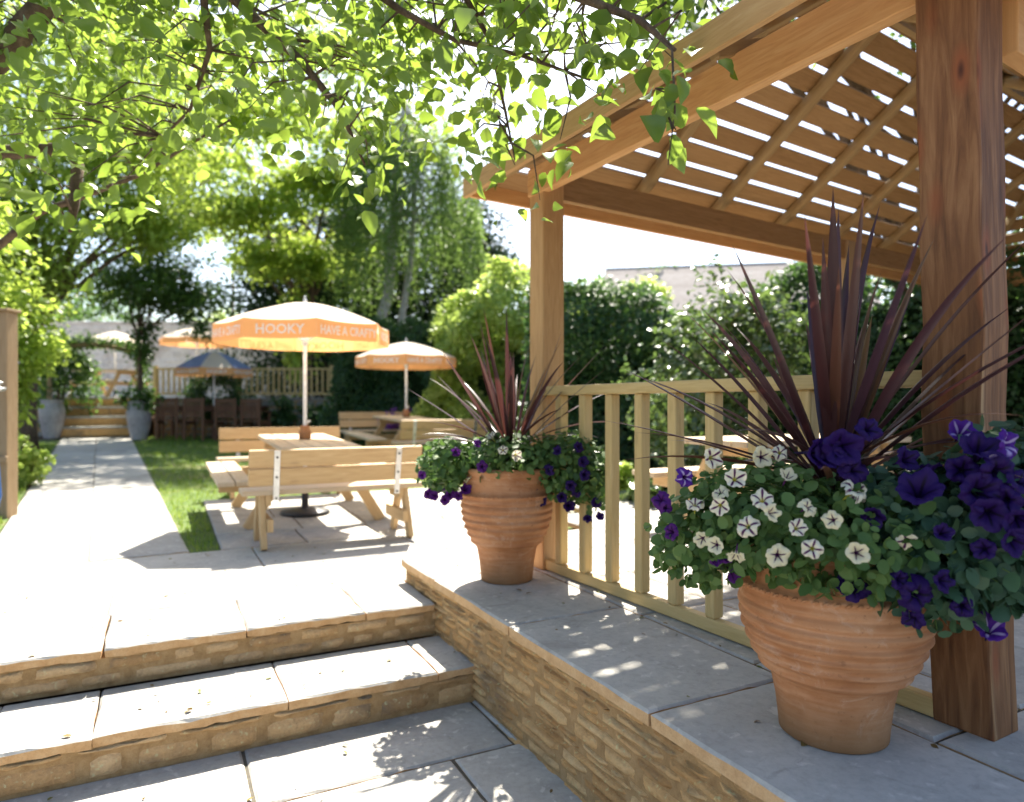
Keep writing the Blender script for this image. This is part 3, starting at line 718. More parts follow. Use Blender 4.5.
e1 = [((P1.x, P1.y - .05, zr1 + .05), (.30, .28, .12), 1.0), ((P1.x - .34, P1.y - .05, zr1 - .0), (.17, .2, .15), .7), ((P1.x + .34, P1.y - .10, zr1 + .0), (.20, .2, .19), .8), ((P1.x + .46, P1.y - .12, zr1 - .06), (.13, .15, .17), .5)]
pts, ns = cloud(3600, e1)
fl = [('purple', *q) for q in ((579, 447), (583, 462), (585, 475), (558, 451), (533, 487), (542, 501), (562, 497), (569, 506), (571, 486), (596, 503), (588, 518), (600, 516), (548, 470), (575, 495))] + [('magenta', *q) for q in ((482, 467), (456, 452), (450, 495), (429, 494), (435, 496), (477, 443), (422, 475), (458, 496), (440, 490), (445, 500), (465, 490), (527, 480))] + [('white', 503, 450), ('white', 516, 455), ('white', 469, 479), ('white', 492, 437, .8)]
petunias('mixed_petunia', 'trailing petunia with small purple flowers in the smaller pot', tuple(P1 + Vector((0, 0, .62))), pts, ns, M['L_pet'], .036, mkfl(fl, e1, 3.8, .9), Vector((0, 0, 0)))

# ------------------------------------------------------------------ picnic tables and benches with backs
def make_table():
    t = empty('picnic_table')
    mb = MB()
    for i in range(5): mb.box(-.36 + i * .146, -.36 + i * .146 + .136, -.86, .86, .715, .757, 'y')
    mb.build('tabletop', M['tabletop'], t, .006)
    for s_ in (-1, 1):
        mb = MB()
        for k in range(2): x0 = s_ * (.60 + k * .15); mb.box(min(x0, x0 + s_ * .14), max(x0, x0 + s_ * .14), -.86, .86, .43, .47, 'y')
        mb.build('seat', M['tabletop'], t, .006)
    for y in (-.6, .6):
        for s_ in (-1, 1):
            mb = MB(); mb.beam((s_ * .18, y, .713), (s_ * .62, y, 0.0), .05, .10, Vector((0, 1, 0)).cross(Vector((s_, 0, -1))).normalized()); mb.build('leg', M['picnic'], t, .005)
        mb = MB(); mb.box(-.86, .86, y + .026, y + .07, .34, .43, 'x'); mb.build('seat_bearer', M['picnic'], t, .005)
        mb = MB(); mb.box(-.33, .33, y - .075, y - .028, .625, .713, 'x'); mb.build('top_bearer', M['picnic'], t, .005)
    return t
def make_bench():
    """backrest on the -y side"""
    t = empty('backrest_bench'); W_ = .75
    mb = MB()
    for k in range(2): mb.box(-W_, W_, -.15 + k * .155, -.15 + k * .155 + .146, .42, .462, 'x')
    mb.build('seat', M['tabletop'], t, .006)
    for k in range(2):
        mb = MB(); z0 = .505 + k * .150; y0 = -.185 - k * .035
        mb.obox((0, y0, z0 + .069), Vector((1, 0, 0)), Vector((0, .98, .2)), Vector((0, -.2, .98)), W_ - .04, .02, .069)
        mb.build('backrest_board', M['picnic'], t, .006)
    for x in (-.50, .50):
        mb = MB(); mb.beam((x, -.180, .38), (x, -.196, .50), .045, .008, Vector((0, 1, 0))); mb.beam((x, -.198, .50), (x, -.259, .785), .045, .008, Vector((0, 1, 0)))
        br_ = mb.build('bracket', M['steel'], t)
        for z, y in ((.40, -.186), (.57, -.216), (.73, -.250)): mb = MB(); mb.tube([(x, y, z), (x, y - .01, z)], .009, 8); mb.build('bolt', M['blackm'], br_)
    for x in (-.60, .60):
        for s_ in (-1, 1):
            mb = MB(); mb.beam((x, s_ * .07, .415), (x, s_ * .24, 0), .045, .09, Vector((0, 1, .0)).cross(Vector((1, 0, 0)))); mb.build('leg', M['picnic'], t, .005)
        mb = MB(); mb.box(x + (.025 if x < 0 else -.07), x + (.07 if x < 0 else -.025), -.26, .26, .14, .24, 'y'); mb.build('leg_brace', M['picnic'], t, .005)
        mb = MB(); mb.box(x - .07 if x > 0 else x + .025, x - .025 if x > 0 else x + .07, -.14, .14, .335, .419, 'y'); mb.build('seat_bearer', M['picnic'], t, .005)
    return t
tbl = make_table(); bch = make_bench()
SLOPE = Matrix.Rotation(math.atan(.031), 4, 'X')
def put(o, xy, rz, z=None, slope=True):
    o.location = (xy[0], xy[1], gz(xy[0], xy[1]) + .004 if z is None else z); o.rotation_euler = (R(1.75) if slope else 0, 0, rz)
    return o
TC = [Vector((-2.13, 7.10, 0)), Vector((-1.84, 12.0, 0))]
AW = R(27)
put(tbl, TC[0], AW); tag(tbl, 'light wooden picnic table under the big orange parasol with lettering', 'picnic table', 'wooden picnic tables in the garden')
t2 = put(copy_tree(tbl), TC[1], AW); tag(t2, 'wooden picnic table further back under the second orange parasol by the dark hedge')
bl = [(0, -1, 'near', 'honey coloured bench with steel backrest brackets, nearest the steps'), (0, 1, 'far', 'bench with plank backrest behind the table under the big orange parasol'),
      (1, -1, 'near', 'plank backrest bench half hidden behind the smaller potted cordyline'), (1, 1, 'far', 'furthest plank backrest bench, behind the second picnic table near the dark hedge')]
for i, (k, s_, _, lab) in enumerate(bl):
    b = bch if i == 0 else copy_tree(bch)
    c = TC[k] + dW * (s_ * 1.33) + rW * (.0 if k == 0 else (.12 if s_ < 0 else -.1)); put(b, c, AW + (0 if s_ < 0 else math.pi), slope=False)
    tag(b, lab, 'bench', 'benches with plank backrests')
pt = copy_tree(tbl); put(pt, (2.15, 5.25), R(30.8) + R(86), ZT, False); tag(pt, 'wooden picnic table under the pergola behind the balustrade')

# ------------------------------------------------------------------ parasols
FONT = {}
def text_mesh(txt):
    if txt in FONT: return FONT[txt]
    cu = bpy.data.curves.new('lettering', 'FONT'); cu.body = txt; cu.size = 1.0; cu.align_x = 'CENTER'; cu.align_y = 'CENTER'; cu.offset = .022; cu.resolution_u = 2
    o = bpy.data.objects.new('lettering', cu); COL.objects.link(o)
    dg = bpy.context.evaluated_depsgraph_get(); me = bpy.data.meshes.new_from_object(o.evaluated_get(dg))
    vs = [tuple(v.co) for v in me.vertices]; fs = [tuple(p.vertices) for p in me.polygons]
    bpy.data.objects.remove(o); FONT[txt] = (vs, fs); return FONT[txt]
def parasol(label, loc, Rr, zr_, zt, val, rot, canvas, words=('HOOKY', 'HAVE A CRAFTY'), valm='cloth_orange', base=True, group='parasols over the garden tables'):
    """loc: ground point; Rr rim radius; zr_ rim height; zt apex height; val valance depth; rot: first corner angle"""
    t = tag(empty('parasol', loc), label, 'parasol', group)
    mb = MB(); mb.tube([(0, 0, .03), (0, 0, zt)], .019, 12); mb.build('pole', M['whitem'], t)
    mb = MB(); mb.lathe([(.012, zt - .01), (.022, zt + .005), (.022, zt + .02), (.008, zt + .045), (.012, zt + .06), (.002, zt + .07)], 12); mb.build('finial', M['whitem'], t)
    mb = MB(); mb.tube([(0, 0, zr_ - .18), (0, 0, zr_ - .10)], .032, 10); mb.build('runner', M['whitem'], t)
    mb = MB(); mb.tube([(0.02, 0, .93), (.05, 0, .95)], .012, 8); mb.build('crank', M['whitem'], t)
    n = 8; K = 6; J = 6
    mbs = [MB() for _ in canvas]
    for k in range(n):
        m_ = mbs[k % len(canvas)]; a0, a1 = rot + 2 * math.pi * k / n, rot + 2 * math.pi * (k + 1) / n; b = len(m_.v)
        for i in range(K + 1):
            f = i / K; rr = Rr * max(f, .02); z = zt - (zt - zr_) * f ** 1.5
            for j in range(J + 1):
                g = j / J; sag = .018 * f * (4 * g * (1 - g))
                q = Vector((math.cos(a0), math.sin(a0), 0)) * (rr * (1 - g)) + Vector((math.cos(a1), math.sin(a1), 0)) * (rr * g)
                m_.v.append((q.x, q.y, z - sag))
        for i in range(K):
            for j in range(J): a = b + i * (J + 1) + j; m_.face([a, a + 1, a + J + 2, a + J + 1], None, 0, True)
    for m_, c in zip(mbs, canvas): m_.build('canopy', M[c], t)
    mv = MB(); mts = []
    for k in range(n):
        a0, a1 = rot + 2 * math.pi * k / n, rot + 2 * math.pi * (k + 1) / n
        c0_ = Vector((math.cos(a0), math.sin(a0), 0)) * (Rr + .002); c1_ = Vector((math.cos(a1), math.sin(a1), 0)) * (Rr + .002); b = len(mv.v)
        for j in range(9):
            g = j / 8; q = c0_ * (1 - g) + c1_ * g; sag = .018 * 4 * g * (1 - g); out = q.normalized() * (.012 * math.sin(g * 9 + k))
            mv.v += [(q.x, q.y, zr_ - sag), (q.x + out.x, q.y + out.y, zr_ - val - sag * .5)]
        for j in range(8): mv.face([b + 2 * j, b + 2 * j + 1, b + 2 * j + 3, b + 2 * j + 2], None, 0, True)
        if words:
            vs, fs = text_mesh(words[k % 2]); wd = max(v[0] for v in vs) - min(v[0] for v in vs); pl = (c1_ - c0_).length
            sc = min(val * .66, pl * .92 / wd) if len(words[k % 2]) > 6 else min(val * .68, pl * .7 / wd)
            tx = (c1_ - c0_).normalized(); out = Vector((tx.y, -tx.x, 0)); mid = (c0_ + c1_) / 2; mt = MB(); mts.append(mt); b = 0
            ys_ = val * .64 if len(words[k % 2]) > 6 else val * .68
            for v in vs: 
                q = mid + tx * (v[0] * sc) + out * .016 + UP * (zr_ - val * .53 - .012 + v[1] * ys_); mt.v.append(tuple(q))
            for f in fs: mt.face([b + i for i in f])
    v_ = mv.build('valance', M[valm], t)
    for mt in mts: mt.build('lettering', M['letter'], v_)
    mb = MB()
    for k in range(n):
        a = rot + 2 * math.pi * k / n; d_ = Vector((math.cos(a), math.sin(a), 0))
        mb.tube([d_ * .02 + UP * (zt - .04), d_ * (Rr * .5) + UP * (zt - (zt - zr_) * .5 ** 1.5 - .02), d_ * (Rr * .99) + UP * (zr_ - .012)], .006, 6)
        mb.tube([d_ * .03 + UP * (zr_ - .14), d_ * (Rr * .5) + UP * (zt - (zt - zr_) * .5 ** 1.5 - .025)], .005, 6)
    mb.build('ribs', M['whitem'], t)
    if base:
        mb = MB(); mb.lathe([(.24, 0), (.25, .012), (.235, .03), (.08, .055), (.036, .065), (.034, .22), (.028, .235)], 32); mb.build('base', M['blackm'], t)
    return t
def at_(px, d): return ((px - 512) / F * d, d)
x, y = TC[0].x, TC[0].y; g0 = gz(x, y)
parasol('big white parasol with orange lettered valance over the nearest picnic table', (x, y, g0 + .004), .87, 1.945 - g0, 2.20 - g0, .18, R(-111.5), ['cloth_white'], ('HOOKY', 'HAVE A CRAFTY'))
x, y = TC[1].x, TC[1].y; g0 = gz(x, y)
parasol('second white parasol with orange lettered valance by the dark hedge', (x, y, g0 + .004), .86, 1.98 - g0, 2.24 - g0, .18, R(-127), ['cloth_white'], ('HOOKY', 'HAVE A CRAFTY'))
x, y = at_(214, 16.2); g0 = gz(x, y); DT = Vector((x, y, 0))
parasol('blue and white parasol with orange valance over the dark dining chairs', (x, y, g0), .88, 2.00 - g0, 2.40 - g0, .17, R(-85), ['cloth_white', 'cloth_blue'])
x, y = at_(197, 19.5)
parasol('distant white parasol with plain orange valance, half behind the big one', (x, y, 1.32), 1.0, 1.68, 2.02, .16, R(10), ['cloth_white'], None)
x, y = at_(115, 18.6)
parasol('plain white parasol on the upper terrace beyond the ivy arch', (x, y, 1.33), .75, 1.50, 1.80, .12, R(30), ['cloth_white'], None, 'cloth_white')
# small terracotta weights round the poles on the table tops
for k, lab in ((0, 'terracotta pot sleeve round the pole on the nearest picnic table'), (1, 'terracotta pot sleeve on the picnic table by the dark hedge')):
    mb = MB(); mb.lathe([(.052, 0), (.060, .005), (.062, .07), (.055, .09), (.047, .10), (.046, .135), (.035, .14)], 24)
    o = mb.build('pole_pot', M['terra']); c = TC[k]; o.location = (c.x + .0, c.y, gz(c.x, c.y) + .766); tag(o, lab, 'pot', 'terracotta pots on the picnic tables')

# ------------------------------------------------------------------ dark dining set by the far wall
def make_chair():
    t = empty('dining_chair'); m = M['teak']
    mb = MB()
    for i in range(5): mb.box(-.22, .22, -.22 + i * .09, -.22 + i * .09 + .08, .43, .455, 'x')
    mb.build('seat', m, t, .004)
    mb = MB(); mb.box(-.19, .19, -.235, -.21, .86, .93, 'x'); mb.box(-.19, .19, -.235, -.21, .52, .56, 'x')
    for i in range(7): mb.box(-.175 + i * .053, -.175 + i * .053 + .034, -.23, -.215, .56, .86, 'z')
    mb.build('backrest', m, t, .003)
    for s_ in (-1, 1):
        mb = MB(); mb.box(s_ * .21 - .022, s_ * .21 + .022, -.25, -.205, 0, .95, 'z'); mb.build('leg', m, t, .004)
        mb = MB(); mb.box(s_ * .21 - .022, s_ * .21 + .022, .19, .235, 0, .65, 'z'); mb.build('leg', m, t, .004)
        mb = MB(); mb.box(s_ * .21 - .03, s_ * .21 + .03, -.205, .26, .651, .675, 'y'); mb.build('armrest', m, t, .004)
        mb = MB(); mb.box(s_ * .21 - .012, s_ * .21 + .012, -.205, .19, .36, .42, 'y'); mb.build('seat_rail', m, t)
    return t
t = tag(empty('dining_table', (DT.x, DT.y, gz(DT.x, DT.y)), R(4)), 'long dark wooden dining table under the blue and white parasol', 'table')
mb = MB()
for i in range(7): mb.box(-1.2, 1.2, -.45 + i * .13, -.45 + i * .13 + .12, .72, .75, 'x')
mb.build('tabletop', M['teak'], t, .004)
for sx in (-1, 1):
    for sy in (-1, 1): mb = MB(); mb.box(sx * 1.1 - .035, sx * 1.1 + .035, sy * .38 - .035, sy * .38 + .035, 0, .718, 'z'); mb.build('leg', M['teak'], t, .004)
mb = MB(); mb.box(-1.06, 1.06, -.40, -.375, .62, .715, 'x'); mb.box(-1.06, 1.06, .375, .40, .62, .715, 'x'); mb.build('apron', M['teak'], t)
ch0 = make_chair(); first = True
cl = [('dark slatted armchair turned slightly, left end of the dining row', 170, -.72, 10), ('dark slatted chair left of the blue parasol pole', 199, -.75, -3), ('dark slatted chair right of the blue parasol pole', 229, -.72, 4), ('dark slatted chair at the right end of the dining row', 256, -.70, -9)]
for lab, px, dy, rz in cl:
    c = ch0 if first else copy_tree(ch0); first = False
    d_ = DT.y + dy; xx, yy = at_(px, d_); c.location = (xx, yy, gz(xx, yy) + .003); c.rotation_euler = (0, 0, R(rz)); tag(c, lab, 'chair', 'dark slatted chairs at the long table')
c = copy_tree(ch0); xx, yy = DT.x - 1.55, DT.y + .1; c.location = (xx, yy, gz(xx, yy) + .003); c.rotation_euler = (0, 0, R(-85)); tag(c, 'dark slatted armchair at the left head of the dining table')

# ------------------------------------------------------------------ far retaining wall, garden steps, arch, urns, fence
WY = 17.6
def far_wall(name, label, x0, x1, y, z0, z1, th, m, ch=(.10, .18), sl=(.18, .5)):
    t = tag(empty(name, (x0, y, z0)), label, 'wall')
    mb = MB(); masonry(mb, (0, 0, 0), Vector((1, 0, 0)), UP, Vector((0, -1, 0)), x1 - x0, z1 - z0, ch, sl, .02, .02); mb.build('masonry', m, t)
    mb = MB(); mb.box(0, x1 - x0, .006, th, -.2, z1 - z0 - .004); mb.build('mortar_bed', M['mortar'] if m != M['pale_wall'] else m, t)
    mb = MB(); x = 0
    while x < x1 - x0: l_ = random.uniform(.5, .8); mb.box(x, min(x + l_ - .01, x1 - x0), -.03, th + .02, z1 - z0, z1 - z0 + .06); x += l_
    mb.build('coping', M['grey_stone'] if m != M['pale_wall'] else m, t, .01); return t
xa = (132 - 512) / F * 16.6
far_wall('garden_wall', 'grey rubble garden wall holding up the far terrace behind the dining chairs', xa, -2.6, WY, .2, 1.27, .35, M['grey_stone'])
far_wall('garden_wall', 'short grey rubble wall left of the garden steps', -14.5, (68 - 512) / F * 16.4, 16.9, .2, 1.27, .35, M['grey_stone'])
mb = MB(); mb.box(-20, 2, WY + .36, 40, 1.20, 1.29); tag(mb.build('upper_terrace', M['slab']), kind='structure')
far_wall('boundary_wall', 'tall pale stone boundary wall beyond the upper terrace', -17.5, -4.2, 23.2, 1.2, 3.9, .4, M['pale_wall'], (.12, .24), (.25, .6))
# garden steps
gs = tag(empty('garden_steps', (0, 0, 0)), kind='structure')
s0 = 18.25
for k in range(4):
    mb = MB(); c = rR * (-.10) + dR * (s0 + .32 * k + .35); z1 = .42 + .225 * (k + 1)
    mb.obox(Vector((c.x, c.y, z1 - .115)), rR, dR, UP, .78, .36, .087); mb.build('riser', M['walls'], gs, .01)
    mb = MB(); mb.obox(Vector((c.x, c.y, z1 - .004)) - dR * .02, rR, dR, UP, .80, .36, .024); mb.build('tread', M['slab'], gs, .008)
c = rR * (-.10) + dR * (s0 + 2.4); mb = MB(); mb.obox(Vector((c.x, c.y, 1.21)), rR, dR, UP, .9, 1.05, .10); mb.build('tread', M['slab'], gs)
# arch
arch = tag(empty('garden_arch', tuple(rR * (-.10) + dR * (s0 + .05)) , R(30.8)), 'rustic curved timber arch over the garden steps, grown with ivy', 'arch')
arch.location.z = .40
for s_ in (-1, 1):
    mb = MB()
    for y_ in (0, .4): mb.box(s_ * .88 - .04, s_ * .88 + .04, y_, y_ + .08, 0, 1.85, 'z')
    for z_ in (.4, .8, 1.2, 1.6): mb.box(s_ * .88 - .015, s_ * .88 + .015, .08, .4, z_, z_ + .04, 'y')
    mb.build('side_frame', M['oldwood'], arch)
mb = MB()
for y_ in (.04, .44): mb.tube([(.88 * math.cos(a), y_, 1.85 + .27 * math.sin(a)) for a in [math.pi * i / 12 for i in range(13)]], .04, 8)
for i in range(1, 12): a = math.pi * i / 12; mb.box(.88 * math.cos(a) - .02, .88 * math.cos(a) + .02, 0, .5, 1.85 + .27 * math.sin(a) + .035, 1.85 + .27 * math.sin(a) + .06, 'y')
mb.build('hoop', M['oldwood'], arch)
n = 2600; a = RNG.uniform(-.25, math.pi + .25, n); pp = np.stack([.93 * np.cos(a) + RNG.normal(0, .09, n), RNG.uniform(-.1, .6, n), 1.9 + .30 * np.sin(a) + RNG.normal(0, .07, n)], 1)
n2 = 1500; sd_ = RNG.choice([-1, 1], n2); pp2 = np.stack([sd_ * .95 + RNG.normal(0, .08, n2), RNG.uniform(-.1, .6, n2), RNG.uniform(.2, 1.9, n2) ** 1.0], 1)
pp = np.concatenate([pp, pp2]); iv = leaf_mesh('ivy', pp, rnd(len(pp)) + np.array([0, -.5, .6]), rnd(len(pp)) + np.array([0, 0, -1]), .08, T_FAR, M['L_dark']); iv.location = arch.location; iv.rotation_euler = arch.rotation_euler
tag(iv, 'dark ivy covering the top and sides of the garden arch', 'ivy')
# urns
urn = None
for lab, px, d_ in (('tall grey glazed urn left of the garden steps, under the bright leaves', 52, 15.2), ('grey glazed urn right of the garden steps holding the dark shrub', 139, 15.2)):
    x, y = at_(px, d_)
    if urn is None:
        urn = empty('garden_urn'); mb = MB(); mb.lathe([(r_ * .78, z_) for r_, z_ in [(.19, 0), (.20, .02), (.26, .22), (.31, .48), (.325, .62), (.29, .74), (.25, .79), (.275, .82), (.28, .85), (.25, .855), (.235, .82), (.23, .76)]], 36); mb.build('urn_body', M['urn'], urn)
        mb = MB(); mb.lathe([(0, .76), (.178, .76), (.15, .775)], 24); mb.build('soil', M['soil'], urn); u = urn
    else: u = copy_tree(urn)
    u.location = (x, y, gz(x, y)); tag(u, lab, 'urn', 'grey urns flanking the garden steps')
# fence on the far wall
def make_fence(label, x0, x1, y, z):
    t = tag(empty('picket_fence', (x0, y, z)), label, 'fence', 'slatted timber fences on the far wall'); L = x1 - x0; m = M['rail']
    mb = MB(); mb.box(0, L, -.03, .03, .72, .77); mb.build('top_rail', m, t)
    mb = MB(); mb.box(0, L, -.025, .025, .08, .13); mb.build('bottom_rail', m, t)
    mb0 = None; x = .06
    while x < L:
        if mb0 is None: b_ = MB(); b_.box(-.022, .022, -.02, .02, .132, .718, 'z'); mb0 = b_.build('baluster', m, t); o = mb0
        else: o = mb0.copy(); COL.objects.link(o); o.parent = t
        o.location = (x, 0, 0); x += .14
    x = 0
    while x <= L + .01: mb = MB(); mb.box(x - .045, x + .045, -.045, .045, -.005, .83, 'z'); mb.build('post', m, t); x += L / max(1, round(L / 1.7))
    return t
make_fence('pale slatted fence on the wall behind the big parasol pole', (236 - 512) / F * WY, (330 - 512) / F * WY, WY + .17, 1.335)
make_fence('short pale slatted fence panel between the dark shrub and the round bush', (152 - 512) / F * WY, (196 - 512) / F * WY, WY + .17, 1.335)
# picnic table up there
u = copy_tree(tbl); x, y = at_(107, 18.4); put(u, (x, y), R(75), 1.33, False); tag(u, 'small distant picnic table on the upper terrace, seen through the ivy arch')
# distant pole
mb = MB(); x, y = at_(233, 34); mb.tube([(x, y, 1), (x, y, 7.2)], [.10, .07], 8); mb.box(x - .4, x + .4, y - .04, y + .04, 6.9, 7.0); o = mb.build('utility_pole', M['bark']); tag(o, 'thin dark utility pole against the sky, left of the big parasol', 'pole')

# house roof behind the hedge
hr = tag(empty('house', (8.2, 25, 0), R(-10)), 'house with a sunlit pale tiled roof behind the hedge', 'house')
mb = MB(); mb.box(-4.6, 4.6, 0, 6, 0, 4.3); mb.build('wall', M['pale_wall'], hr)
mb = MB()
for i in range(14):
    f0, f1 = i / 14, (i + 1) / 14
    y0, z0, y1, z1 = -.5 + 3.5 * f0, 4.2 + 2.6 * f0, -.5 + 3.5 * f1 + .06, 4.2 + 2.6 * f1
    mb.obox((0, (y0 + y1) / 2, (z0 + z1) / 2 + .02), Vector((1, 0, 0)), Vector((0, .803, .596)), Vector((0, -.596, .803)), 4.9, .18, .02)
    mb.obox((0, 6 - (y0 + y1) / 2, (z0 + z1) / 2 + .02), Vector((1, 0, 0)), Vector((0, .803, -.596)), Vector((0, .596, .803)), 4.9, .18, .02)
mb.build('roof', M['roof_tile'], hr)
mb = MB(); mb.box(-4.9, 4.9, -.62, -.52, 4.02, 4.16); mb.build('gutter', M['blackm'], hr)

# ------------------------------------------------------------------ lawn
def lawn_patch(name, r0, r1, s0, s1):
    mb = MB(); n = int((s1 - s0) / .5) + 1
    for i in range(n + 1):
        for rr in (r0, r1): p = rR * rr + dR * (s0 + (s1 - s0) * i / n); mb.v.append((p.x, p.y, gz(p.x, p.y) - .012))
    for i in range(n): mb.face([2 * i, 2 * i + 1, 2 * i + 3, 2 * i + 2])
    return tag(mb.build(name, M['lawn']), kind='structure')
lawn_patch('lawn', .60, 9.5, 5.3, 18.2); lawn_patch('grass_verge', -1.8, -.76, 5.6, 18.0)
def in_patio(x, y): u, v = uv_of(x, y); return (-.97 < u < 4.3 and v < 4.75) or v < 2.17
g = []
while len(g) < 42000:
    if random.random() < .8:
        rr = random.uniform(.62, 7.5); ss = 5.3 + (random.random() ** 1.3) * 12.9
    else: rr = random.uniform(-1.75, -.78); ss = 5.8 + random.random() * 11
    x = rR.x * rr + dR.x * ss; y = rR.y * rr + dR.y * ss
    if in_patio(x, y): continue
    g.append((x, y, gz(x, y) - .012))
g = np.array(g); n = len(g); dd = rnd(n) * np.array([.5, .5, .1]) + np.array([0, 0, 1])
tgr = (np.array([(-.07, 0, 0), (.07, 0, 0), (.05, .55, .04), (-.05, .55, .04), (0, 1, .16)], float), [(0, 1, 2, 3), (3, 2, 4)])
tag(leaf_mesh('grass', g, rnd(n) * np.array([1, 1, .2]), dd, .055, tgr, M['grass'], None, .5), 'mown green grass beside the path', 'grass', None, 'stuff')

# ------------------------------------------------------------------ hedges, shrubs and trees
def branch_tubes(mb, root, tips, r0, r1, n=6, wob=.12):
    for tp in tips:
        a = Vector(root); b = Vector(tp); pts = []; L = (b - a).length
        for i in range(n + 1):
            f = i / n; q = a.lerp(b, f) + Vector((0, 0, .12 * L * math.sin(math.pi * f))) * .4
            if 0 < i < n: q += Vector((random.gauss(0, wob), random.gauss(0, wob), random.gauss(0, wob))) * L * .12
            pts.append(q)
        mb.tube(pts, [r0 + (r1 - r0) * i / n for i in range(n + 1)], 6, False)
def hedge(name, label, a, b, width, hfun, n, size, m, cat='hedge', tmpl=T_FAR, base=None, core=True, bumps=.22):
    """a, b: base ends; bumpy leafy bank"""
    a = Vector((a[0], a[1], 0)); b = Vector((b[0], b[1], 0)); L = (b - a).length; ax = (b - a) / L; ny = Vector((-ax.y, ax.x, 0))
    if ny.y > 0: ny = -ny       # faces the camera
    z0 = gz(a.x, a.y) if base is None else base
    t = tag(empty(name, (a.x, a.y, z0), math.atan2(ax.y, ax.x)), label, cat)
    # local frame: x along, y back (away), z up
    u = RNG.uniform(0, L, n); h = np.array([hfun(q / L) for q in u]); q = RNG.uniform(0, 1, n)
    zt = np.where(q < .68, RNG.uniform(.02, 1, n) * h, h * (1 + .02 * RNG.normal(0, 1, n)))
    yb = np.where(q < .68, 0.0, RNG.uniform(0, width, n))
    ph = u * 1.0
    bump_ = bumps * (np.sin(u * 2.1 + 1.4 * np.sin(zt * 1.9)) + np.sin(zt * 2.7 + u * .9 + 1.2 * np.sin(u * 3.1)) + .7 * np.sin(u * 5.3 + zt * 4.1))
    y_ = np.where(q < .68, yb - bump_ * .8 + RNG.exponential(.10, n), yb); z_ = np.where(q < .68, zt, zt + bump_ * .7 - RNG.exponential(.08, n))
    rnd_top = np.clip((zt / h - .8) / .2, 0, 1); y_ = y_ + np.where(q < .68, rnd_top ** 2 * width * .25, 0)
    ok = z_ > .01; pp = np.stack([u, y_, z_], 1)[ok]; nr = np.where((q < .68)[ok][:, None], np.array([[0, -1, .45]]), np.array([[0, -.2, 1]])) + rnd(ok.sum()) * .55
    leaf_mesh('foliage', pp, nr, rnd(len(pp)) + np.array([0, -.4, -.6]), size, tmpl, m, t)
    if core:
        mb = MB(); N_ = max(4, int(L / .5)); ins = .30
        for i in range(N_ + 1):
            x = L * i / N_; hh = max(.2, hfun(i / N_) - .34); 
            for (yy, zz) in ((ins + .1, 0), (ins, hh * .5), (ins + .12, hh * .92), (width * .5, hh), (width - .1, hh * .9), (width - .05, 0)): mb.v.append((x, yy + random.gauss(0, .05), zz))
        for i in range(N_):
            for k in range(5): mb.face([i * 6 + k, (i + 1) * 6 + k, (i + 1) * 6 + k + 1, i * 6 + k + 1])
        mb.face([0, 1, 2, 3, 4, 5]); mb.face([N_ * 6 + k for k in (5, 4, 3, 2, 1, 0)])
        mb.build('shade_core', M['core'], t)  # solid core, near-black to paint the shaded inside of the hedge
    return t
def tree(name, label, base, trunk_h, r0, blobs, n, size, m, bark, cat='tree', tmpl=T_FAR, hollow=.35, clump=70, droop=-.4, nz=.7, group=None, lean=(0, 0), cr=.22, nb=4):
    """blobs: (centre rel. base, radii, weight)"""
    t = tag(empty(name, base), label, cat, group)
    mb = MB(); top = Vector((lean[0], lean[1], trunk_h)); pts = [Vector((0, 0, -.05)).lerp(top, i / 6) + Vector((random.gauss(0, .03), random.gauss(0, .03), 0)) * trunk_h * .25 * (i > 0) for i in range(7)]
    mb.tube(pts, [r0 * (1.25 - .75 * i / 6) for i in range(7)], 9)
    for c, rad, wt in blobs:
        root = pts[random.choice((3, 4, 5, 6))]
        branch_tubes(mb, root, [Vector(c) + Vector((random.gauss(0, .35) * rad[0], random.gauss(0, .35) * rad[1], random.gauss(0, .35) * rad[2])) for _ in range(nb)], r0 * .38, r0 * .06)
    mb.build('trunk', bark, t)
    P_ = []; N_ = []; W_ = sum(b[2] for b in blobs)
    for c, rad, wt in blobs:
        p, nr = blob_points(int(n * wt / W_), c, rad, hollow, clump, cr); P_.append(p); N_.append(nr)
    P_ = np.concatenate(P_); N_ = np.concatenate(N_); k = len(P_)
    leaf_mesh('crown', P_, N_ * .5 + rnd(k) * .7 + np.array([0, 0, nz]), rnd(k) + np.array([0, 0, droop]), size, tmpl, m, t)
    return t
# hedges right of and behind the pergola
hA = at_(330, 15.5); hB = at_(470, 14.2)
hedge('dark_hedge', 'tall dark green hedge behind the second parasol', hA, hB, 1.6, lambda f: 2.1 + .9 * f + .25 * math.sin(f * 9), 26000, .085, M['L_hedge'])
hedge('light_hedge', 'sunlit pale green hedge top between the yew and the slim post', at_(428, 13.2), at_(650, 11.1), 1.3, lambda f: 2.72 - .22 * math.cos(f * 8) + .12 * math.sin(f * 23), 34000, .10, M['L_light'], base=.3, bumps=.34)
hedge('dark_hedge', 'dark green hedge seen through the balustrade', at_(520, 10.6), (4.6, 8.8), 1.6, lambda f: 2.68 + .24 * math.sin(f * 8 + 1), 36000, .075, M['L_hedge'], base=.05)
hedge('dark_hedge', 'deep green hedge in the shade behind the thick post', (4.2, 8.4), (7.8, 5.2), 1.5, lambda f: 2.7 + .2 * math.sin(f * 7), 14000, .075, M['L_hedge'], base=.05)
x, y = at_(712, 7.9)
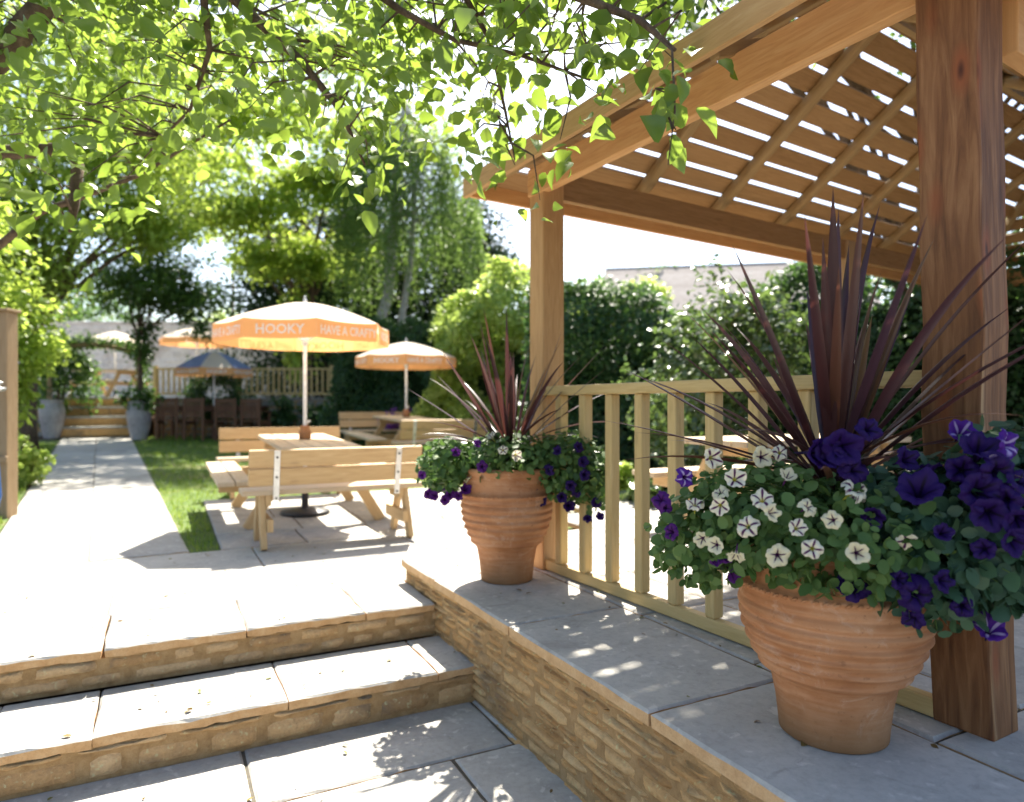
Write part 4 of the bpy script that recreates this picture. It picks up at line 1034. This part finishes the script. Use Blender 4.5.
tree('laurel_shrub', 'glossy laurel shrub with light reflecting leaves behind the balustrade', (x, y, .0), 1.2, .05, [((0, 0, 1.5), (.85, .7, .95), 1), ((.5, .2, 1.9), (.7, .6, .7), .6), ((-.1, -.2, .75), (.7, .6, .6), .6)], 7000, .085, M['L_gloss'], M['bark'], 'shrub', T_MID, .45, 70)
# low plants at the hedge foot
for lab, px, d_, r_, m, n_ in (('low leafy plant with bright leaves at the foot of the dark hedge', 600, 7.6, .34, 'L_light', 500), ('small green plant under the glossy shrub seen between balusters', 655, 7.0, .30, 'L_gloss', 420)):
    x, y = at_(px, d_); tree('border_plant', lab, (x, y, gz(x, y)), .25, .012, [((0, 0, .25), (r_, r_, .25), 1)], n_, .12, M[m], M['twig'], 'plant', T_MID, .2, 18, group='low plants in the border')
for px, lab in ((395, 'clump of tall purple flowers left of the second parasol pole base, by the hedge'),):
    x, y = at_(px, 13.2); t = tree('lavender', lab, (x, y, gz(x, y)), .4, .015, [((0, 0, .62), (.34, .25, .22), 1)], 700, .05, M['L_lav'], M['twig'], 'plant', T_FAR, .1, 26, 1.0)
x, y = at_(214, 17.0)
tree('round_bush', 'rounded clipped green bush behind the blue and white parasol', (x, y, gz(x, y)), .8, .05, [((0, 0, 1.05), (.66, .6, .72), 1)], 5200, .075, M['L_hedge'], M['bark'], 'bush', T_FAR, .6, 90)
for lab, px, d_, hh in (('spiky dark plant against the far wall, right of the dining chairs', 282, 16.6, .8), ('low green plant against the far wall near the big parasol pole', 318, 16.4, .7)):
    x, y = at_(px, d_); tree('border_shrub', lab, (x, y, gz(x, y)), .4, .03, [((0, 0, hh * .6), (.45, .4, hh * .5), 1)], 1500, .10, M['L_hedge'], M['bark'], 'plant', T_FAR, .2, 40, group='shrubs against the far wall')
# shrub in the urn
x, y = at_(140, 15.2); z = gz(x, y) + .78
tree('tall_shrub', 'tall dark leafy shrub growing from the urn right of the garden steps', (x, y, z), 1.5, .05, [((.35, 0, 2.5), (1.2, 1.0, .75), 1), ((-.4, 0, 2.7), (.8, .8, .6), .6), ((1.2, .2, 2.3), (.8, .8, .7), .6), ((.4, 0, 3.2), (.9, .9, .6), .6), ((.05, 0, 1.4), (.28, .3, .6), .18), ((0, 0, .15), (.36, .36, .3), .2)], 11000, .10, M['L_dark'], M['bark'], 'shrub', T_FAR, .2, 60)
x, y = at_(49, 15.2); tree('climbing_shrub', 'leafy dark climber behind the left urn', (x, y + .3, gz(x, y)), 1.2, .05, [((0, .3, 1.4), (.7, .5, 1.0), 1)], 3500, .09, M['L_dark'], M['bark'], 'shrub')
# bright creeper on the left of the path
x, y = at_(35, 9.0)
tree('bright_creeper', 'sunlit yellow green leafy shrub hanging over the left edge of the path', (x - .4, y, gz(x, y)), 1.6, .05, [((.05, 0, 1.95), (.62, .7, .8), 1), ((.12, -.2, 1.25), (.36, .45, .55), .6), ((-.2, -.4, 2.8), (.9, .8, .8), .9), ((-.7, .3, 1.0), (.45, .6, .9), .5)], 7600, .095, M['L_bright'], M['bark'], 'shrub', T_MID, .3, 90, -.9)
# tall trees
x, y = at_(60, 12.6)
tree('leafy_tree', 'tall yellow green tree over the left side of the garden', (x - .6, y, gz(x, y)), 3.0, .16, [((.2, -.5, 4.6), (2.0, 1.6, 1.3), 1), ((1.6, .4, 5.6), (1.8, 1.6, 1.2), .9), ((-.9, -.6, 6.2), (2.2, 1.8, 1.5), 1), ((1.2, .2, 7.4), (2.0, 1.6, 1.4), .9), ((-.3, -.4, 3.3), (1.5, 1.2, .9), .9), ((-1.2, -.6, 4.4), (1.5, 1.2, 1.4), .9), ((1.9, .4, 4.3), (1.1, 1.1, .6), .6)], 44000, .105, M['L_bright'], M['bark'], 'tree', T_FAR, .15, 120, -.8)
x, y = at_(300, 19.0)
tree('leafy_tree', 'tall yellow green tree behind the big parasol, in front of the dark yews', (x, y, .8), 4.6, .12, [((-1.2, -1, 5.4), (1.9, 1.0, .7), 1), ((.8, -.8, 6.3), (2.0, 1.0, .8), 1), ((2.6, -.8, 7.4), (1.6, 1.0, .8), .8), ((-2.9, -.8, 6.9), (1.9, 1.0, .9), 1), ((-.6, -1.6, 7.6), (2.2, 1.0, .8), 1), ((1.6, -2.2, 9.0), (2.0, 1.0, .8), .7), ((-2.4, -2.4, 9.0), (2.2, 1.0, .8), .8), ((-4.6, -1, 8.2), (1.6, 1.0, 1.0), .7), ((.05, -.4, 2.3), (.55, .5, 1.3), .35), ((.3, -.6, 4.2), (1.3, .7, .8), .6), ((-.9, -.7, 4.3), (.9, .6, .6), .3)], 35000, .15, M['L_bright'], M['bark'], 'tree', T_FAR, .1, 120, -.6, lean=(.5, 0), nb=2)
tree('leafy_tree', 'green tree added over the pergola roof from behind to shade its slats', (5.3, 8.7, .1), 4.0, .13, [((-3.6, -1.8, 5.6), (1.0, .8, .9), .8), ((-2.5, -1.8, 5.9), (1.2, .9, 1.0), 1), ((-1.2, -1.6, 6.0), (1.2, 1.0, 1.0), .8), ((-4.2, -1.6, 6.6), (1.0, .9, .8), .6), ((-.1, -1.9, 5.6), (1.4, 1.0, 1.0), .8), ((1.1, -2.3, 5.4), (1.4, 1.0, 1.0), .8), ((-1.5, -3.1, 5.2), (1.0, .8, .5), .4)], 24000, .095, M['L_birch'], M['bark'], 'tree', T_FAR, .1, 90, -.8, lean=(-.3, -.3))  # added crown, sized and placed to block sun through the roof slats
# weeping birch
def weeping(label, base, H, cx, n_str):
    t = tag(empty('weeping_birch', base), label, 'tree')
    mb = MB(); mb.tube([(-1.1, 0, 0), (-.75, 0, 1.6), (-.2, .1, 3.4), (0, 0, H * .6), (.3, 0, H * .92)], [.17, .15, .13, .10, .05], 9)
    mb.tube([(-.75, 0, 1.4), (.1, .15, 2.6), (.35, .2, 4.2), (.6, .2, H * .8)], [.10, .09, .08, .04], 8)
    pts = []; 
    for i in range(n_str):
        a = random.uniform(0, 2 * math.pi); rr = random.uniform(.2, 1.0) ** .6; top = Vector((cx[0] * rr * math.cos(a) + .3, cx[1] * rr * math.sin(a), H * (.95 - .40 * rr + random.gauss(0, .05))))
        L = random.uniform(.8, 3.2); k = int(L * 26); ln = Vector((random.gauss(0, .10), random.gauss(0, .1), 0))
        if i % 9 == 0: branch_tubes(mb, (0.2, 0, H * random.uniform(.5, .85)), [top], .03, .008)
        for j in range(k):
            f = (j + random.random()) / k; q = top + ln * f * L + Vector((random.gauss(0, .05), random.gauss(0, .05), -L * f)); pts.append(tuple(q))
    mb.build('trunk', M['birchbark'], t); pts = np.array(pts); k = len(pts)
    leaf_mesh('crown', pts, rnd(k) + np.array([0, -.3, .3]), rnd(k) * .5 + np.array([0, 0, -1.0]), .085, T_FAR, M['L_birch'], t)
x, y = at_(395, 17.4)
weeping('weeping birch with hanging sprays and pale leaning trunks behind the parasols', (x, y, .5), 9.8, (1.9, 1.5), 520)
# dark yews
for lab, px, d_, bl_, n_ in (('broad dark yew behind the big parasol', 330, 21.5, [((-.3, 0, 3.0), (2.7, 1.8, 2.8), 1), ((.4, 0, 5.2), (2.4, 1.5, 1.8), .9), ((-1.4, 0, 4.6), (1.5, 1.3, 1.5), .5), ((1.9, 0, 3.6), (1.7, 1.4, 2.6), .7)], 32000), ('tall dark conifer with feathery side shoots left of the slim post', 462, 21.0, [((0, 0, 3.0), (1.4, 1.3, 3.0), 1), ((.2, 0, 5.4), (1.1, 1.1, 1.7), .5), ((.9, 0, 4.6), (.9, .8, .7), .25)], 15000)):
    x, y = at_(px, d_); tree('yew_tree', lab, (x, y, .6), 4.5, .22, bl_, n_, .16, M['L_yew'], M['bark'], 'tree', T_FAR, .5, 110, -.2, group='dark evergreen trees at the back')
# distant green backdrop trees
for lab, px, d_, hh, rr, m in (('distant round tree in pale green behind the utility pole', 225, 40, 5.2, 3.0, 'L_light'), ('distant trees filling the skyline left of the arch', 40, 34, 6.5, 5.0, 'L_dark'), ('airy distant tree above the house roof', 640, 30, 5.6, 2.4, 'L_birch')):
    x, y = at_(px, d_); tree('distant_tree', lab, (x, y, 1.0), hh * .6, .2, [((0, 0, hh * .8), (rr, rr * .8, hh * .28), 1), ((rr * .4, 0, hh * .55), (rr * .8, rr * .7, hh * .25), .6)], 9000, .2, M[m], M['bark'], 'tree', T_FAR, .2, 90, -.3, group='distant trees')

# ---- overhanging tree close to the camera: limbs from the left, twigs, big leaves
ot = tag(empty('overhanging_tree', (-4.4, 3.6, 0)), 'big leafed tree on the left whose boughs hang low over the stone steps', 'tree')
OT = Vector(ot.location)
mb = MB()
mb.tube([(-4.4, 3.6, -.1), (-4.35, 3.65, 1.2), (-4.1, 3.6, 2.3), (-3.9, 3.5, 3.4), (-3.7, 3.5, 4.6)], [.24, .20, .18, .14, .08], 12)
def pd(px, py, d): return Vector(PD(px, py, d))
limbs = [([Vector((-4.0, 3.55, 2.1)), pd(-60, 105, 3.7), pd(0, 56, 3.7), pd(40, 10, 3.6), pd(85, -50, 3.4), pd(170, -120, 3.2)], [.10, .085, .07, .062, .05, .035]),
         ([Vector((-4.1, 3.6, 2.4)), pd(-70, 150, 4.3), pd(0, 153, 4.3), pd(70, 149, 4.2), pd(78, 165, 4.2), pd(74, 205, 4.15), pd(70, 232, 4.1)], [.08, .05, .046, .042, .036, .030, .01]),
         ([Vector((-4.2, 3.6, 1.6)), pd(-40, 270, 4.6), pd(0, 245, 4.6), pd(40, 212, 4.5), pd(75, 200, 4.4), pd(140, 175, 4.2), pd(230, 120, 3.9)], [.05, .032, .026, .022, .018, .012, .006]),
         ([Vector((-3.8, 3.5, 3.6)), pd(150, -60, 3.3), pd(230, -5, 3.2), pd(300, 60, 3.2), pd(340, 110, 3.25), pd(365, 165, 3.3)], [.07, .035, .026, .02, .014, .005]),
         ([pd(85, -50, 3.4), pd(200, -30, 3.0), pd(330, -40, 2.8), pd(450, -30, 2.6), pd(560, -10, 2.4), pd(640, 20, 2.2), pd(675, 50, 2.1)], [.045, .035, .03, .024, .018, .012, .006]),
         ([pd(330, -40, 2.8), pd(400, 10, 2.9), pd(455, 40, 3.0), pd(520, 55, 2.9), pd(590, 80, 2.7)], [.02, .015, .012, .009, .005]),
         ([pd(450, -30, 2.6), pd(490, 40, 2.9), pd(505, 110, 3.1), pd(515, 160, 3.1)], [.014, .01, .007, .003]),
         ([pd(200, -30, 3.0), pd(210, 50, 3.3), pd(190, 110, 3.5), pd(150, 150, 3.7)], [.02, .013, .009, .004]),
         ([pd(640, 20, 2.2), pd(672, 50, 2.1), pd(675, 110, 2.05), pd(668, 165, 2.05)], [.006, .004, .003, .0015])]
for pts, rad in limbs: mb.tube(pts, rad, 8)
# clusters: (px, py, spread px, depth, depth spread, leaves)
cls = []
rr = random.Random(5)
for i in range(250):
    px = rr.uniform(-60, 520); top = rr.random() ** 1.35
    lim = 215 if px < 130 else (150 + 40 * math.sin(px * .021) if px < 400 else 120)
    cls.append((px, -50 + top * (lim + 50), rr.uniform(20, 40), rr.uniform(2.9, 4.25), 13))
for i in range(48): cls.append((rr.uniform(480, 690), -40 + rr.random() ** 1.5 * 110, 24, rr.uniform(2.2, 2.9), 9))
for q in ((500, 130, 26, 3.0, 9), (515, 165, 18, 3.05, 6), (672, 95, 14, 2.05, 6), (676, 130, 16, 2.05, 7), (560, 140, 24, 2.7, 8), (600, 95, 26, 2.6, 10), (540, 200, 14, 3.0, 4), (640, 70, 20, 2.3, 7), (455, 150, 24, 3.2, 8)): cls.append(q)
pl = []; tips = []
for px, py, sp, d_, k in cls:
    c = pd(px, py, d_); tips.append(c)
    for j in range(k):
        pl.append(c + Vector((random.gauss(0, 1), random.gauss(0, 1) * 1.2, random.gauss(0, 1))) * (sp / F * d_))
cands = []
for pts, rad in limbs:
    for a, b in zip(pts[:-1], pts[1:]):
        for f in (0, .33, .66): cands.append(a.lerp(b, f))
for tp in tips:
    q = min(cands, key=lambda c: (c - tp).length + (.4 if c.z < tp.z - .1 else 0))
    m_ = q.lerp(tp, .5) + Vector((random.gauss(0, .04), random.gauss(0, .04), .05)); mb.tube([q, m_, tp], [.006, .004, .0015], 5, False)
for v in range(len(mb.v)): mb.v[v] = tuple(Vector(mb.v[v]) - OT)
mb.build('trunk', M['bark'], ot)
pl = np.array([tuple(p - OT) for p in pl]); k = len(pl)
leaf_mesh('crown', pl, rnd(k) * .75 + np.array([0, -.25, .55]), rnd(k) * .8 + np.array([0, 0, -.75]), .076, T_NEAR, M['L_near'], ot, .5)

# ------------------------------------------------------------------ left edge: timber post, tap, hose, trough
fp = tag(empty('timber_post', (*at_(2, 6.7), 0)), 'weathered timber post with cross boards at the left edge of the path', 'post')
mb = MB(); mb.box(-.05, .10, -.07, .08, 0, 2.05, 'z'); mb.build('upright', M['oldwood'], fp, .008)
mb = MB(); mb.box(-.9, -.055, -.02, .04, .05, 1.9, 'z'); mb.build('panel', M['oldwood'], fp, .006)
mb = MB(); mb.box(-.9, .12, -.105, -.075, .60, .66, 'x'); mb.build('cross_board', M['oldwood'], fp, .006)
mb = MB(); mb.box(-.95, .12, -.10, .10, 2.052, 2.08, 'x'); mb.build('cap', M['oldwood'], fp, .006)
x, y = at_(0, 6.58)
tp = tag(empty('garden_tap', (x + .02, y - .03, 1.30)), 'grey metal garden tap on the timber post', 'tap')
mb = MB(); mb.tube([(0, .06, 0), (0, -.05, 0)], .02, 10); mb.tube([(0, -.05, 0), (0, -.08, -.02), (0, -.085, -.07)], .015, 10); mb.build('spout', M['steel'], tp)
mb = MB(); mb.tube([(0, -.02, .02), (0, -.02, .06)], .01, 8); mb.tube([(-.04, -.02, .06), (.04, -.02, .06)], .01, 8); mb.build('handle', M['steel'], tp)
mb = MB(); pts = [(x + .02, y - .115, 1.22), (x + .02, y - .13, 1.0), (x + .05, y - .13, .8), (x + .085, y - .14, .5), (x + .10, y - .14, .3), (x + .07, y - .15, .15), (x - .0, y - .16, .05), (x - .15, y - .2, .03), (x - .4, y - .2, .022)]
mb.tube(pts, .017, 8)
tag(mb.build('garden_hose', M['hose']), 'blue garden hose hanging from the tap beside the timber post', 'hose')
x, y = at_(30, 8.6); tree('border_plant', 'low pale leaved plant beside the timber post left of the path', (x, y, gz(x, y)), .25, .012, [((0, 0, .28), (.26, .3, .26), 1)], 700, .085, M['L_light'], M['twig'], 'plant', T_MID, .2, 24)

# ------------------------------------------------------------------ fallen bits
pp = []
for k in range(150):
    q = random.random()
    if q < .45: u, v = random.uniform(-2.6, .0), random.uniform(.03, 2.1); p = WP(u, v, .004)
    elif q < .65: u = random.uniform(-2.4, .2); p = WP(u, v2 + random.uniform(.03, .45), -.176)
    elif q < .75: u = random.uniform(-2, .5); p = WP(u, v2 - random.uniform(.05, 1.0), -.361)
    else: t_ = TO + wr * random.uniform(.03, .95) - wdir * random.uniform(.1, 3.2); p = (t_.x, t_.y, ZT + .004)
    pp.append(p)
n = len(pp); tag(leaf_mesh('fallen_leaves', pp, rnd(n) * .25 + np.array([0, 0, 1]), rnd(n) * np.array([1, 1, 0]), .026, T_MID, leafmat('dry_leaf', [(.10, .055, .02), (.20, .13, .04), (.14, .17, .04)], (.2, .12, .04), .2), None, .6), 'dry leaves and bits scattered on the paving and steps', 'leaves', None, 'stuff')
